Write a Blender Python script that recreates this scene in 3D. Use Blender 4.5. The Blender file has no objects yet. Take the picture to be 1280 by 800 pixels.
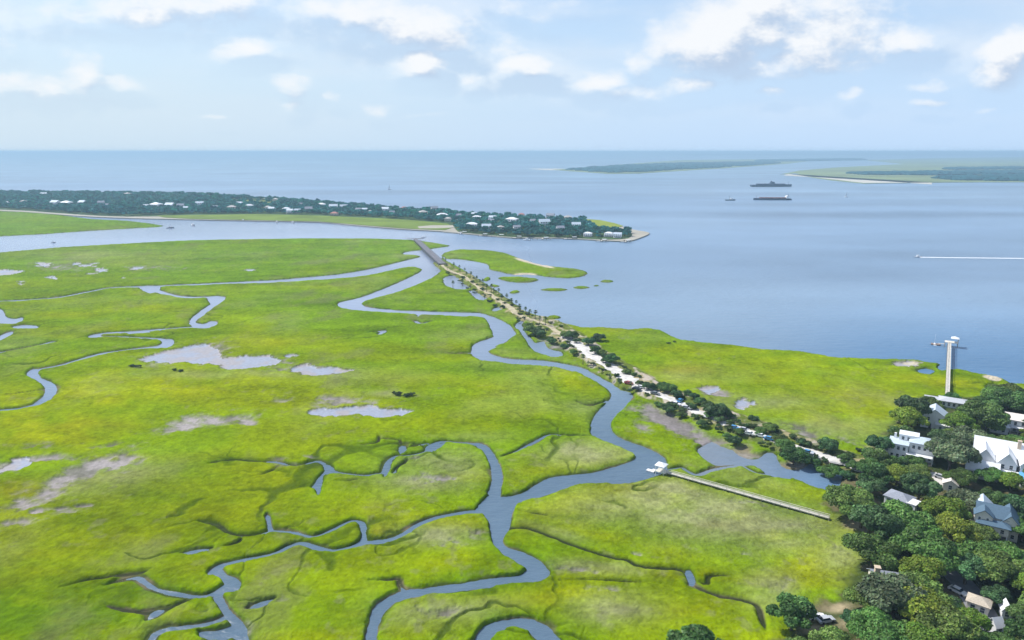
import bpy, math, random
import numpy as np
from mathutils import Vector, Matrix

rnd = random.Random(7)
sc = bpy.context.scene
COL = sc.collection
R = math.radians

# ------------------------------------------------------------------ camera
H = 115.0
F = 865.0                      # focal length in pixels of the 1280 wide photograph
HOR = 189.2
PITCH = math.atan((400 - HOR) / F)
SP, CP = math.sin(PITCH), math.cos(PITCH)
cam_d = bpy.data.cameras.new('camera'); cam = bpy.data.objects.new('camera', cam_d); COL.objects.link(cam)
cam.location = (0, 0, H); cam.rotation_euler = (math.pi / 2 - PITCH, 0, 0)
cam_d.sensor_width = 36; cam_d.lens = F / 1280 * 36
cam_d.clip_start = 1; cam_d.clip_end = 400000
sc.camera = cam

def W(px, py, z=0.0):
    """point of the place at height z seen at photograph position px, py"""
    t = (py - 400) / F
    k = SP + t * CP
    d = (H - z) / k
    return ((px - 640) / F * d, d * (CP - t * SP), z)
def depth_at(py): return H / (SP + (py - 400) / F * CP)
def mpp(py): return depth_at(py) / F
def P(x, y, z=0.0):
    dz = z - H
    d = y * CP - dz * SP
    v = y * SP + dz * CP
    return 640 + x / d * F, 400 - v / d * F

# ------------------------------------------------------------------ numpy noise
def _h(ix, iy, s):
    n = (ix.astype(np.int64) * 374761393 + iy.astype(np.int64) * 668265263 + s * 974711) & 0xffffffff
    n = ((n ^ (n >> 13)) * 1274126177) & 0xffffffff
    return ((n ^ (n >> 16)) & 0xffff) / 65535.0
def vnoise(x, y, s=0):
    ix, iy = np.floor(x), np.floor(y)
    fx, fy = x - ix, y - iy
    fx = fx * fx * (3 - 2 * fx); fy = fy * fy * (3 - 2 * fy)
    a = _h(ix, iy, s); b = _h(ix + 1, iy, s); c = _h(ix, iy + 1, s); d = _h(ix + 1, iy + 1, s)
    return (a + (b - a) * fx) * (1 - fy) + (c + (d - c) * fx) * fy
def fbm(x, y, s=0, o=4, g=0.5):
    r = 0; a = 1; t = 0
    for i in range(o):
        r = r + a * vnoise(x * 2 ** i + 17.3 * i, y * 2 ** i - 9.1 * i, s + i); t += a; a *= g
    return r / t            # 0..1
def sst(e0, e1, x):
    t = np.clip((x - e0) / (e1 - e0), 0, 1); return t * t * (3 - 2 * t)

# ------------------------------------------------------------------ materials
MATS = {}
def mat(name, col=(.5, .5, .5), rough=.8, spec=.3, metal=0, noise=0, nscale=3, bump=0, bscale=8, attr=None, transl=0, objvar=0):
    if name in MATS: return MATS[name]
    m = bpy.data.materials.new(name); m.use_nodes = True; nt = m.node_tree; N = nt.nodes; L = nt.links
    b = N['Principled BSDF']; b.inputs['Roughness'].default_value = rough
    b.inputs['Specular IOR Level'].default_value = spec; b.inputs['Metallic'].default_value = metal
    b.inputs['Base Color'].default_value = (*col, 1)
    out = None
    tc = N.new('ShaderNodeTexCoord')
    if attr:
        a = N.new('ShaderNodeAttribute'); a.attribute_name = attr; out = a.outputs['Color']
    else:
        c = N.new('ShaderNodeRGB'); c.outputs[0].default_value = (*col, 1); out = c.outputs[0]
    if noise:
        n = N.new('ShaderNodeTexNoise'); n.inputs['Scale'].default_value = nscale; n.inputs['Detail'].default_value = 5
        L.new(tc.outputs['Object'], n.inputs['Vector'])
        mr = N.new('ShaderNodeMapRange'); mr.inputs[1].default_value = .3; mr.inputs[2].default_value = .7
        mr.inputs[3].default_value = 1 - noise; mr.inputs[4].default_value = 1 + noise
        L.new(n.outputs[0], mr.inputs[0])
        hv = N.new('ShaderNodeHueSaturation'); L.new(out, hv.inputs['Color']); L.new(mr.outputs[0], hv.inputs['Value']); out = hv.outputs[0]
    if objvar:
        oi = N.new('ShaderNodeObjectInfo')
        mr = N.new('ShaderNodeMapRange'); mr.inputs[3].default_value = 1 - objvar; mr.inputs[4].default_value = 1 + objvar
        L.new(oi.outputs['Random'], mr.inputs[0])
        m2 = N.new('ShaderNodeMath'); m2.operation = 'MULTIPLY'; m2.inputs[1].default_value = 7.77; L.new(oi.outputs['Random'], m2.inputs[0])
        m3 = N.new('ShaderNodeMath'); m3.operation = 'FRACT'; L.new(m2.outputs[0], m3.inputs[0])
        mh = N.new('ShaderNodeMapRange'); mh.inputs[3].default_value = .475; mh.inputs[4].default_value = .525; L.new(m3.outputs[0], mh.inputs[0])
        hv = N.new('ShaderNodeHueSaturation'); L.new(out, hv.inputs['Color']); L.new(mr.outputs[0], hv.inputs['Value'])
        L.new(mh.outputs[0], hv.inputs['Hue']); out = hv.outputs[0]
    L.new(out, b.inputs['Base Color'])
    if bump:
        n = N.new('ShaderNodeTexNoise'); n.inputs['Scale'].default_value = bscale; n.inputs['Detail'].default_value = 4
        L.new(tc.outputs['Object'], n.inputs['Vector'])
        bp = N.new('ShaderNodeBump'); bp.inputs['Strength'].default_value = 1; bp.inputs['Distance'].default_value = bump
        L.new(n.outputs[0], bp.inputs['Height']); L.new(bp.outputs[0], b.inputs['Normal'])
    if transl:
        tr = N.new('ShaderNodeBsdfTranslucent'); L.new(out, tr.inputs['Color'])
        mx = N.new('ShaderNodeMixShader'); mx.inputs[0].default_value = transl
        L.new(b.outputs[0], mx.inputs[1]); L.new(tr.outputs[0], mx.inputs[2])
        L.new(mx.outputs[0], N['Material Output'].inputs['Surface'])
    MATS[name] = m
    return m

# ------------------------------------------------------------------ mesh helpers
def tag(o, label=None, cat=None, group=None, kind=None):
    if label: o['label'] = label
    if cat: o['category'] = cat
    if group: o['group'] = group
    if kind: o['kind'] = kind
    return o
def empty(name, loc, rz=0):
    o = bpy.data.objects.new(name, None); COL.objects.link(o); o.location = loc; o.rotation_euler = (0, 0, rz); o.empty_display_size = .5
    return o
class MB:
    def __init__(s): s.v = []; s.f = []
    def poly(s, pts):
        i = len(s.v); s.v += [tuple(p) for p in pts]; s.f.append(tuple(range(i, i + len(pts))))
    def box(s, c, d, rz=0, M=None):
        x, y, z = c; a, b, h = d[0] / 2, d[1] / 2, d[2] / 2
        cs, sn = math.cos(rz), math.sin(rz)
        i = len(s.v)
        for dx, dy, dz in ((-a, -b, -h), (a, -b, -h), (a, b, -h), (-a, b, -h), (-a, -b, h), (a, -b, h), (a, b, h), (-a, b, h)):
            s.v.append((x + dx * cs - dy * sn, y + dx * sn + dy * cs, z + dz))
        for q in ((0, 3, 2, 1), (4, 5, 6, 7), (0, 1, 5, 4), (1, 2, 6, 5), (2, 3, 7, 6), (3, 0, 4, 7)): s.f.append(tuple(i + k for k in q))
        return s
    def tube(s, p, q, r0, r1, n=7, cap=True):
        p, q = Vector(p), Vector(q); d = (q - p)
        if d.length < 1e-6: return s
        d.normalize(); u = d.orthogonal().normalized(); w = d.cross(u)
        i = len(s.v)
        for c, r in ((p, r0), (q, r1)):
            for k in range(n):
                a = 2 * math.pi * k / n; s.v.append(tuple(c + (u * math.cos(a) + w * math.sin(a)) * r))
        for k in range(n):
            s.f.append((i + k, i + (k + 1) % n, i + n + (k + 1) % n, i + n + k))
        if cap: s.f.append(tuple(i + n + k for k in range(n))); s.f.append(tuple(i + n - 1 - k for k in range(n)))
        return s
    def path(s, pts, rs, n=7):
        for a in range(len(pts) - 1): s.tube(pts[a], pts[a + 1], rs[a], rs[a + 1], n, cap=(a in (0, len(pts) - 2)))
        return s
    def extrude(s, outline, z0, z1):          # outline ccw seen from above
        n = len(outline); i = len(s.v)
        for z in (z0, z1): s.v += [(x, y, z) for x, y in outline]
        for k in range(n): s.f.append((i + k, i + (k + 1) % n, i + n + (k + 1) % n, i + n + k))
        s.f.append(tuple(i + n + k for k in range(n))); s.f.append(tuple(i + n - 1 - k for k in range(n)))
        return s
    def mesh(s, name, m=None, smooth=False):
        me = bpy.data.meshes.new(name); me.from_pydata(s.v, [], s.f); me.update()
        if m: me.materials.append(m)
        if smooth: me.polygons.foreach_set('use_smooth', [True] * len(me.polygons))
        return me
    def build(s, name, m=None, parent=None, smooth=False):
        o = bpy.data.objects.new(name, s.mesh(name, m, smooth)); COL.objects.link(o)
        if parent: o.parent = parent
        return o
def np_mesh(name, V, Fq, m=None, smooth=True, col=None):
    me = bpy.data.meshes.new(name); V = np.asarray(V, np.float32); Fq = np.asarray(Fq, np.int32)
    n = Fq.shape[1]
    me.vertices.add(len(V)); me.vertices.foreach_set('co', V.ravel())
    me.loops.add(Fq.size); me.loops.foreach_set('vertex_index', Fq.ravel())
    me.polygons.add(len(Fq)); me.polygons.foreach_set('loop_start', np.arange(0, Fq.size, n, dtype=np.int32))
    me.polygons.foreach_set('loop_total', np.full(len(Fq), n, np.int32))
    me.update(calc_edges=True)
    if m: me.materials.append(m)
    me.polygons.foreach_set('use_smooth', np.full(len(Fq), smooth))
    if col is not None:
        at = me.color_attributes.new('Col', 'FLOAT_COLOR', 'POINT')
        c4 = np.ones((len(V), 4), np.float32); c4[:, :3] = col; at.data.foreach_set('color', c4.ravel())
    return me
def copy_tree(o, parent=None):
    c = o.copy(); COL.objects.link(c); c.parent = parent
    for ch in [x for x in o.children]:
        copy_tree(ch, c)
    return c
def ordinal(n):
    w = ['', 'first', 'second', 'third', 'fourth', 'fifth', 'sixth', 'seventh', 'eighth', 'ninth', 'tenth', 'eleventh', 'twelfth',
         'thirteenth', 'fourteenth', 'fifteenth', 'sixteenth', 'seventeenth', 'eighteenth', 'nineteenth', 'twentieth']
    if n < 21: return w[n]
    t = {2: 'twenty', 3: 'thirty', 4: 'forty', 5: 'fifty', 6: 'sixty', 7: 'seventy', 8: 'eighty', 9: 'ninety', 10: 'hundred'}[n // 10]
    if n == 100: return 'hundredth'
    if n % 10 == 0: return t[:-1] + 'ieth'
    return t + '-' + w[n % 10]

# ================================================================== TERRAIN
NU0, NU1, DU = -190, 1660, 1.05
NV0, NV1, DV = 260, 935, 0.72
us = np.arange(NU0, NU1, DU); vs = np.arange(NV0, NV1, DV)
U, V_ = np.meshgrid(us, vs)
T = (V_ - 400) / F; K = SP + T * CP; D = H / K
X = (U - 640) / F * D; Y = D * (CP - T * SP); MP = D / F
def wpt(p): a = W(p[0], p[1]); return a[0], a[1]
def sl(x0, x1, y0, y1):
    a = max(0, int((y0 - NV0) / DV)); b = min(len(vs), int((y1 - NV0) / DV) + 2)
    c = max(0, int((x0 - NU0) / DU)); d = min(len(us), int((x1 - NU0) / DU) + 2)
    return slice(a, b), slice(c, d)
def seg_dist(Dst, p, q, marg, w0=0, w1=0, best=None):
    """update Dst with distance(m) - halfwidth to the segment pq (photo coordinates)"""
    s = sl(min(p[0], q[0]) - marg, max(p[0], q[0]) + marg, min(p[1], q[1]) - marg * .7, max(p[1], q[1]) + marg * .7)
    x, y = X[s], Y[s]
    if x.size == 0: return
    ax, ay = wpt(p); bx, by = wpt(q); dx, dy = bx - ax, by - ay; L2 = dx * dx + dy * dy + 1e-9
    t = np.clip(((x - ax) * dx + (y - ay) * dy) / L2, 0, 1)
    d = np.hypot(x - ax - t * dx, y - ay - t * dy) - (w0 + (w1 - w0) * t)
    np.minimum(Dst[s], d, out=Dst[s])
BIG = 60.0
def smooth_line(pts, n=4, closed=False):
    out = []; m = len(pts)
    rng = range(m) if closed else range(m - 1)
    for i in rng:
        p0 = pts[(i - 1) % m] if closed or i > 0 else pts[0]
        p1 = pts[i]; p2 = pts[(i + 1) % m]; p3 = pts[(i + 2) % m] if closed or i + 2 < m else pts[m - 1]
        for k in range(n):
            t = k / n
            out.append(tuple(.5 * ((2 * b) + (-a + c) * t + (2 * a - 5 * b + 4 * c - d) * t * t + (-a + 3 * b - 3 * c + d) * t ** 3)
                             for a, b, c, d in zip(p0, p1, p2, p3)))
    if not closed: out.append(tuple(pts[-1]))
    return out
def poly_sd(pts, smooth=True, marg=45, nn=3):
    """signed distance in metres, positive inside"""
    if smooth: pts = smooth_line(pts, nn, True)
    ins = np.zeros(U.shape, bool); d = np.full(U.shape, BIG)
    xs = [p[0] for p in pts]; ys = [p[1] for p in pts]
    s = sl(min(xs) - 1, max(xs) + 1, min(ys) - 1, max(ys) + 1)
    u, v = U[s], V_[s]; I = ins[s]
    n = len(pts)
    for i in range(n):
        p, q = pts[i], pts[(i + 1) % n]
        if p[1] != q[1]:
            y0, y1 = sorted((p[1], q[1]))
            r0 = int(np.searchsorted(v[:, 0], y0, 'left')); r1 = int(np.searchsorted(v[:, 0], y1, 'left'))
            if r1 > r0:
                vv = v[r0:r1]
                xc = p[0] + (vv - p[1]) / (q[1] - p[1]) * (q[0] - p[0])
                I[r0:r1] ^= (u[r0:r1] < xc)
        seg_dist(d, p, q, marg)
    ins[s] = I
    return np.where(ins, d, -d)

ML = [(-260, 337), (-120, 325), (0, 316), (75, 309.5), (150, 305), (240, 300.5), (320, 299), (400, 298), (470, 298.5), (515, 300), (540, 303), (563, 307),
      (556, 310), (552, 316), (556, 325), (568, 331), (582, 339), (600, 350), (620, 363), (640, 377), (656, 391), (671, 395), (684, 398),
      (692, 402), (715, 407), (727, 410), (752, 410), (785, 412), (810, 411), (827, 414), (839, 421), (852, 426), (890, 429), (915, 431), (960, 438),
      (1000, 440), (1035, 446), (1072, 449), (1115, 450), (1145, 451), (1172, 455), (1190, 461), (1222, 467), (1255, 474), (1264, 480), (1290, 482),
      (1500, 500), (1900, 530), (1900, 990), (-300, 990)]
land = poly_sd(ML, smooth=False, marg=60)
ISL = [
    [(-260, 258), (0, 264), (60, 267), (117, 274), (160, 276), (206, 282.5), (175, 285), (107, 289), (50, 293), (0, 295.5), (-260, 312)],
    [(552, 314), (562, 312.5), (580, 312), (610, 313), (630, 316), (644, 321), (668, 329), (696, 334), (719, 336), (733, 340), (731, 345), (710, 348),
     (682, 346), (660, 343), (644, 344), (625, 340), (612, 337), (611, 332), (604, 329), (587, 326), (570, 324), (560, 324), (554, 321)],
    [(622, 347.5), (637, 346.6), (660, 347), (673, 350), (660, 353.5), (637, 352.5)],
    [(674, 362.5), (690, 360.8), (711, 362), (695, 364.3)], [(716, 359.5), (727, 357.5), (738, 359.5), (726, 361.5)],
    [(750, 352), (760, 349.8), (768, 351.8), (759, 353.6)], [(604, 350), (609, 346.5), (613, 348), (609, 352)],
    [(612, 357), (618, 355.8), (626, 357.5), (618, 359.5)], [(636, 366), (643, 363.6), (651, 364.8), (643, 367.4)],
    [(684, 396), (694, 395), (702, 397), (693, 399)], [(742, 357), (747, 356), (749, 357.5), (744, 358.4)],
]
for p in ISL: land = np.maximum(land, poly_sd(p, nn=2))

# --- water bodies cut into the marsh (bank lines traced, both sides)
WPOLY = [
    [(524, 341), (510, 348), (495, 355), (470, 365), (448, 373), (425, 378), (423, 383), (440, 388), (490, 391.5), (520, 393), (523, 396.5), (527, 394), (590, 396), (606, 398),
     (612, 407), (617, 421), (600, 427), (590, 434), (591, 443), (600, 450), (620, 453), (640, 456), (690, 459), (722, 466), (740, 475), (758, 485), (765, 495),
     (755, 507), (742, 522), (739, 535), (740, 545), (765, 555), (787, 565), (795, 571), (790, 577), (765, 585), (740, 591), (697, 596), (682, 600), (665, 610),
     (655, 616), (640, 620), (622, 622), (611, 620), (595, 637), (603, 643), (610, 650), (613, 657), (617, 680), (627, 692), (640, 700), (655, 710), (657, 714), (650, 719.5),
     (640, 721), (595, 726), (570, 731), (545, 734), (520, 737), (505, 739), (480, 750), (467, 762), (461, 780), (456, 800), (446, 840), (425, 950), (440, 950), (464, 840), (470, 800),
     (473, 780), (481, 765), (495, 753), (515, 747), (545, 742), (595, 737), (640, 731), (665, 730), (682, 725), (687, 715), (675, 702), (655, 692), (640, 687),
     (630, 682), (627, 675), (635, 664), (638, 650), (643, 636), (652, 629), (685, 618), (710, 610), (740, 605), (787, 604), (815, 596), (831, 590), (832, 577), (825, 568),
     (802, 557), (780, 550), (765, 540), (764, 527), (775, 515), (789, 500), (787, 490), (760, 477), (740, 466), (725, 459), (680, 451), (640, 449),
     (620, 445), (609, 439), (613, 434), (627, 430), (636, 424), (645, 418), (641, 411), (632, 403), (607, 393), (585, 391), (495, 388), (455, 383), (455, 377),
     (475, 371), (500, 364), (530, 352), (548, 341), (553, 333), (540, 332)],
    [(553, 333), (548, 341), (530, 352), (523, 343), (528, 338), (524, 335), (515, 333.5), (500, 335.5), (460, 344), (420, 348.5), (380, 351), (340, 353.5), (300, 355),
     (300, 352.5), (340, 350.5), (380, 347), (420, 343.5), (460, 337), (490, 330), (515, 324), (526, 321), (520, 319), (507, 318.5), (504, 316.5), (512, 314.3), (526, 313),
     (545, 310.5), (566, 308), (585, 309), (570, 312.5), (556, 315.5), (552, 319), (552, 325)],
    [(624, 622), (627, 605), (627, 590), (620, 572), (612, 560), (598, 555), (597, 559), (607, 568), (614, 585), (615, 602), (610, 618)],
    [(592, 803), (605, 785), (620, 778), (640, 774), (660, 774), (677, 780), (702, 801), (730, 850), (745, 950), (715, 950), (700, 860), (672, 799), (655, 787.5), (640, 785), (625, 790), (612, 800),
     (590, 850), (560, 950), (530, 950), (570, 850)],
    # ponds beside the causeway
    [(872, 563), (880, 558), (890, 553), (900, 558), (915, 563), (925, 571), (945, 575), (960, 566), (970, 570), (975, 583), (990, 588), (1003, 587), (1012, 580), (1030, 582), (1048, 588), (1056, 600), (1050, 614),
     (1036, 616), (1010, 606), (990, 597), (984, 600), (960, 594), (945, 584), (920, 581), (895, 582), (880, 574)],
    [(647, 409), (652, 409), (657, 417), (665, 425), (670, 429), (680, 427), (683, 434), (692, 438), (702, 440), (702, 445), (690, 446), (671, 441), (664, 434), (658, 426)],
    [(554, 349), (560, 345.5), (567, 344.5), (575, 349), (581, 354), (588, 359), (580, 362.5), (565, 360), (558, 357)],
    [(587, 364), (597, 364.5), (608, 372), (604, 376), (597, 374), (591, 369)], [(616, 387), (624, 383.5), (627, 387), (618, 390)],
    # left edge
    [(-40, 394), (-10, 386), (2, 387), (5, 392), (8, 397), (20, 399), (27, 397), (29, 401), (18, 405), (-6, 405), (-40, 408)],
    [(17, 408.5), (30, 406.5), (46, 407.5), (46, 410.5), (30, 411.5), (18, 411)], [(-30, 432), (0, 420), (14, 414.5), (16, 417), (5, 424), (-12, 432)],
    [(174, 358), (196, 357.5), (200, 361), (192, 366), (184, 366)], [(196, 363), (206, 366), (202, 368)],
    [(259, 371), (282, 371), (277, 378), (270, 382), (258, 391), (249, 398), (244, 403), (254, 405), (264, 401.5), (272, 403), (266, 409), (250, 411), (237, 405), (240, 398), (252, 388), (263, 380)],
    [(205, 425), (214, 424), (218, 429), (208, 435), (190, 436), (202, 430)],
    [(34, 469), (38, 463), (46, 461), (50, 472), (66, 479), (71, 487), (63, 499), (48, 508), (38, 508), (52, 498), (57, 488), (52, 479), (40, 473)],
    [(111, 420), (122, 417.5), (127, 421), (120, 423), (112, 422)], [(160, 415), (184, 414), (186, 417), (164, 418)],
    [(480, 596), (484, 582), (490, 574), (486, 588), (482, 596)], [(533, 562), (541, 557), (556, 554), (548, 562), (536, 566)],
    [(499, 560), (506, 558), (508, 565), (500, 568)], [(404, 582), (412, 582), (420, 590), (421, 594), (405, 594), (402, 606), (398, 620), (395, 612), (388, 611), (396, 603), (399, 596), (407, 588)],
    [(332, 646), (337, 646), (341, 663), (336, 665)], [(451, 656), (457, 658), (458, 676), (468, 678), (452, 684), (440, 683), (452, 676)],
    [(262, 716), (275, 712), (284, 719), (296, 723), (302, 731), (295, 739), (279, 742), (276, 748), (284, 757), (291, 768), (303, 778), (312, 800), (318, 850), (300, 850), (296, 800), (282, 800), (255, 799),
     (250, 791), (272, 789), (290, 782), (281, 768), (273, 756), (268, 747), (272, 740), (284, 733), (276, 724)],
    
    [(857, 717), (862, 714), (868, 722), (869, 731), (861, 732)], [(1172, 458), (1182, 455), (1190, 462), (1176, 464)],
    [(1148, 463), (1158, 461), (1168, 464), (1160, 468), (1150, 466)], [(1232, 483), (1248, 482), (1252, 487), (1238, 489)],
]
wsd = np.full(U.shape, -BIG)
for p in WPOLY: wsd = np.maximum(wsd, poly_sd(p, nn=2))
CREEK = [  # photo x, y, width in metres
    [(208, 763, .6), (198, 766, 2.4), (190, 771, 2), (183, 778, .3)],
    [(224, 693, .3), (238, 691, 2.0), (254, 688.5, 2.2), (268, 686, .6)], [(308, 762, .3), (320, 758, 2.4), (334, 753, 2), (346, 749, .3)],
    [(320, 353, 5), (275, 354.5, 5), (245, 356, 4), (215, 357, 4), (195, 358, 4), (140, 360, 3), (112, 365, 3.5), (75, 372, 3), (37, 375, 3), (0, 377, 3), (-160, 384, 3)],
    [(190, 362, 4), (215, 369, 2.5), (237, 372, 3), (260, 371.5, 3)],
    [(245, 409, 2.5), (215, 411, 2), (190, 413, 2.5), (165, 415, 2.5), (130, 417, 2.5), (118, 420, 3)],
    [(122, 421, 1.5), (165, 422, 1.5), (200, 424, 2), (208, 427, 3)],
    [(205, 433, 3.5), (175, 436, 2.5), (150, 439, 2.2), (125, 443, 2.6), (100, 450, 2.6), (75, 457, 2.5), (50, 462, 3.5), (38, 468, 4)],
    [(45, 506, 3.5), (30, 510, 3), (10, 513, 3.5), (-60, 518, 4)], [(65, 428, 2.5), (40, 434, 1.6), (0, 441, 1.6), (-60, 447, 1.6)],
    [(60, 487, .8), (30, 492, .8), (0, 496, .8)],
    [(600, 556, 2.4), (570, 553.5, 1.8), (552, 552.5, 2), (537, 558, 2.2), (532, 565, 1.6), (512, 570, 1.6), (495, 571, 2), (485, 578, 2.2), (479, 591, 1.8), (470, 593, 1.5), (455, 595, 1.5), (422, 591, 1.6), (412, 586, 2)],
    [(405, 580, 1.8), (395, 577, 1.4), (370, 583, 1.2), (345, 578, 1.3), (320, 578, 1.1), (290, 576, .9), (262, 580, .7)],
    [(512, 561, 1.2), (522, 557, 1.2), (535, 555, 1.4)], [(500, 560, 1), (500, 552, .9), (480, 550, .8), (474, 549, .8)],
    [(472, 543, .7), (474, 550, .9), (468, 556, .9), (442, 558, .7)], [(510, 574, .9), (505, 580, 1.1), (496, 586, .9), (493, 592, 1.6)],
    [(450, 600, .5), (440, 602, .6), (415, 604, .5)], [(350, 583, .7), (335, 592, .7), (318, 597, .5)],
    [(600, 640, 3), (585, 640.5, 2.6), (570, 643, 2.5), (545, 648, 2.5), (520, 658, 2.2), (505, 668, 2.2), (485, 676, 2.6), (460, 679, 2.6), (445, 683, 2), (430, 687, 1.8), (415, 689, 2), (395, 685, 2.4), (377, 680, 2.6),
     (362, 684, 2.4), (345, 692, 2), (320, 698, 2), (295, 703, 2.2), (275, 709, 2.6), (267, 716, 3.2)],
    [(455, 662, 2), (452, 654, 1.7), (440, 652, 1.5), (420, 661, 1.5), (405, 668, 1.4), (390, 672, 1.5), (370, 667, 1.5), (352, 665, 1.4), (338, 665, 1.5), (320, 670, 1.1), (300, 671, 1), (285, 666, .9), (272, 657, .9), (250, 654, .6)],
    [(282, 734, 2.4), (270, 741, 1.8), (258, 746, 1.7), (240, 746, 1.6), (215, 742, 1.6), (195, 737, 1.5), (182, 729, 1.6), (172, 723, 1.6), (152, 726, 1.2), (133, 733, .8)],
    [(190, 714, 1.1), (165, 718, 1.2), (145, 721, 1.2), (125, 725, .8), (105, 728, .7), (75, 738, .6)],
    [(287, 770, 2.2), (270, 778, 2), (250, 783, 2), (225, 786, 2), (205, 789, 2), (188, 802, 2.2), (170, 860, 2)],
    [(127, 757, .8), (150, 763, .9), (175, 767, .9), (195, 765, 1.2), (215, 760, 1), (235, 752, .8), (250, 746, .7)],
    [(265, 683, 1), (282, 671, .7)], [(275, 686, 1.2), (297, 680, 1.1), (303, 672, .7)], [(232, 684, .6), (248, 677, .5)],
    [(505, 740, 1.8), (500, 732, 1.2), (498, 726, 1.1), (485, 727, .8), (462, 728, .6)], [(180, 776, .8), (172, 790, .9)],
    [(630, 659, 1.0), (640, 661, 1.1), (662, 663, 1.1), (690, 673, 1.15), (715, 683, 1.15), (745, 693, 1.15), (770, 700, 1.2), (785, 702, 1.2), (795, 708, 1.2), (815, 712, 1.1), (845, 713, 1.0), (858, 717, 1.2)],
    [(866, 730, 1.1), (877, 738, 1.1), (900, 747, 1.1), (927, 752, 1.1), (947, 760, 1.15), (952, 776, 1.15), (958, 792, .8)],
    [(650, 641, .9), (672, 644, .8), (690, 648, .6)], [(870, 729, .9), (884, 731, .8), (886, 723, .8), (900, 721, .7), (915, 723, .5)],
    [(700, 729, .6), (740, 727, .5), (780, 729, .6), (818, 732, .5)], [(610, 641, .7), (590, 626, .4)],
    [(625, 573, .5), (640, 567, 1.1), (655, 560, 1.4), (672, 551, 1.4), (687, 544, 1.4), (710, 545, 1.2), (740, 547, 1.2)],
    [(720, 503, .8), (735, 508, 1), (750, 505, 1.2), (758, 502, 1.5)],
    [(832, 588, 2), (842, 587, 1.6), (852, 585.5, 1.6), (860, 590, 2), (872, 594.5, 2.6), (890, 588, 2), (910, 584, 1.8), (925, 582, 2.4)],
    [(930, 584, 1.5), (945, 592, 1.4), (960, 594, 1.4)], [(550, 443, 1), (570, 443, 1), (592, 442, 2)],
    [(520, 402, 1.5), (526, 405, 1.5), (538, 402, 1.2)], [(460, 417, .8), (480, 414, 2.2), (474, 418, 1.5)],
    [(655, 400, 1.5), (648, 406, 2.5), (650, 411, 3)], [(1120, 474, .8), (1160, 478, .8)],
    [(605, 440, 2), (616, 434, 2.5)], [(838, 424, 1.2), (845, 438, 1.2)],
]
DITCH = np.zeros(U.shape); csd = np.full(U.shape, -BIG)
def seg_ditch(p, q):
    marg = 22
    s = sl(min(p[0], q[0]) - marg, max(p[0], q[0]) + marg, min(p[1], q[1]) - marg * .6, max(p[1], q[1]) + marg * .6)
    x, y = X[s], Y[s]
    if x.size == 0: return
    ax, ay = wpt(p); bx, by = wpt(q); dx, dy = bx - ax, by - ay; L2 = dx * dx + dy * dy + 1e-9
    t = np.clip(((x - ax) * dx + (y - ay) * dy) / L2, 0, 1)
    d = np.hypot(x - ax - t * dx, y - ay - t * dy); w_ = p[2] + (q[2] - p[2]) * t
    sg = .45 + w_ * .48 + .25 * np.clip(MP[s] - .25, 0, 2)
    np.maximum(DITCH[s], np.clip(w_ / .8, 0, 1) * np.exp(-(d / sg) ** 2 * 1.2), out=DITCH[s])
for c in CREEK:
    c = [(a, b_, w_ * (1.7 if b_ < 455 and w_ > 1.2 else 1)) for a, b_, w_ in c]
    if c[0][2] < 1.3: c[0] = (c[0][0], c[0][1], .15)
    if c[-1][2] < 1.3: c[-1] = (c[-1][0], c[-1][1], .15)
    for p, q in zip(smooth_line(c, 3)[:-1], smooth_line(c, 3)[1:]): seg_ditch(p, q)
    if max(p[2] for p in c) < 1.25: continue
    c = [(a, b_, w_ * .92 if w_ >= 1.25 else w_ * .5 - .6) for a, b_, w_ in c]
    d = np.full(U.shape, BIG)
    pts = smooth_line(c, 3)
    for p, q in zip(pts[:-1], pts[1:]): seg_dist(d, p, q, 40, p[2] / 2, q[2] / 2)
    csd = np.maximum(csd, -d)
edge_n = (fbm(X / 6, Y / 6, 3, 4) - .5) * 3.6 + (fbm(X / 1.7, Y / 1.7, 9, 3) - .5) * 2.3
far = np.clip(MP / .8, .5, 3)
sd = np.minimum(np.minimum(land, -wsd - .15) + edge_n * .5 * far, -csd + edge_n * .16 + .1)
# fine rills running into the creeks
wx_ = (fbm(X / 9, Y / 9, 401, 3) - .5) * 8; wy_ = (fbm(X / 9, Y / 9, 403, 3) - .5) * 8
rn = 1 - np.abs(2 * fbm((X + wx_) / 34, (Y + wy_) / 34, 405, 2) - 1)
RILL = sst(.955, .992, rn) * sst(46, 8, np.clip(sd, 0, 60)) * sst(.40, .58, fbm(X / 45, Y / 45, 407, 2)) * sst(330, 430, V_)
rn2 = 1 - np.abs(2 * fbm((X + wy_) / 17, (Y + wx_) / 17, 409, 2) - 1)
RILL = np.maximum(RILL, .7 * sst(.95, .99, rn2) * sst(22, 4, np.clip(sd, 0, 60)) * sst(.45, .6, fbm(X / 30, Y / 30, 411, 2)) * sst(400, 520, V_))
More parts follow.
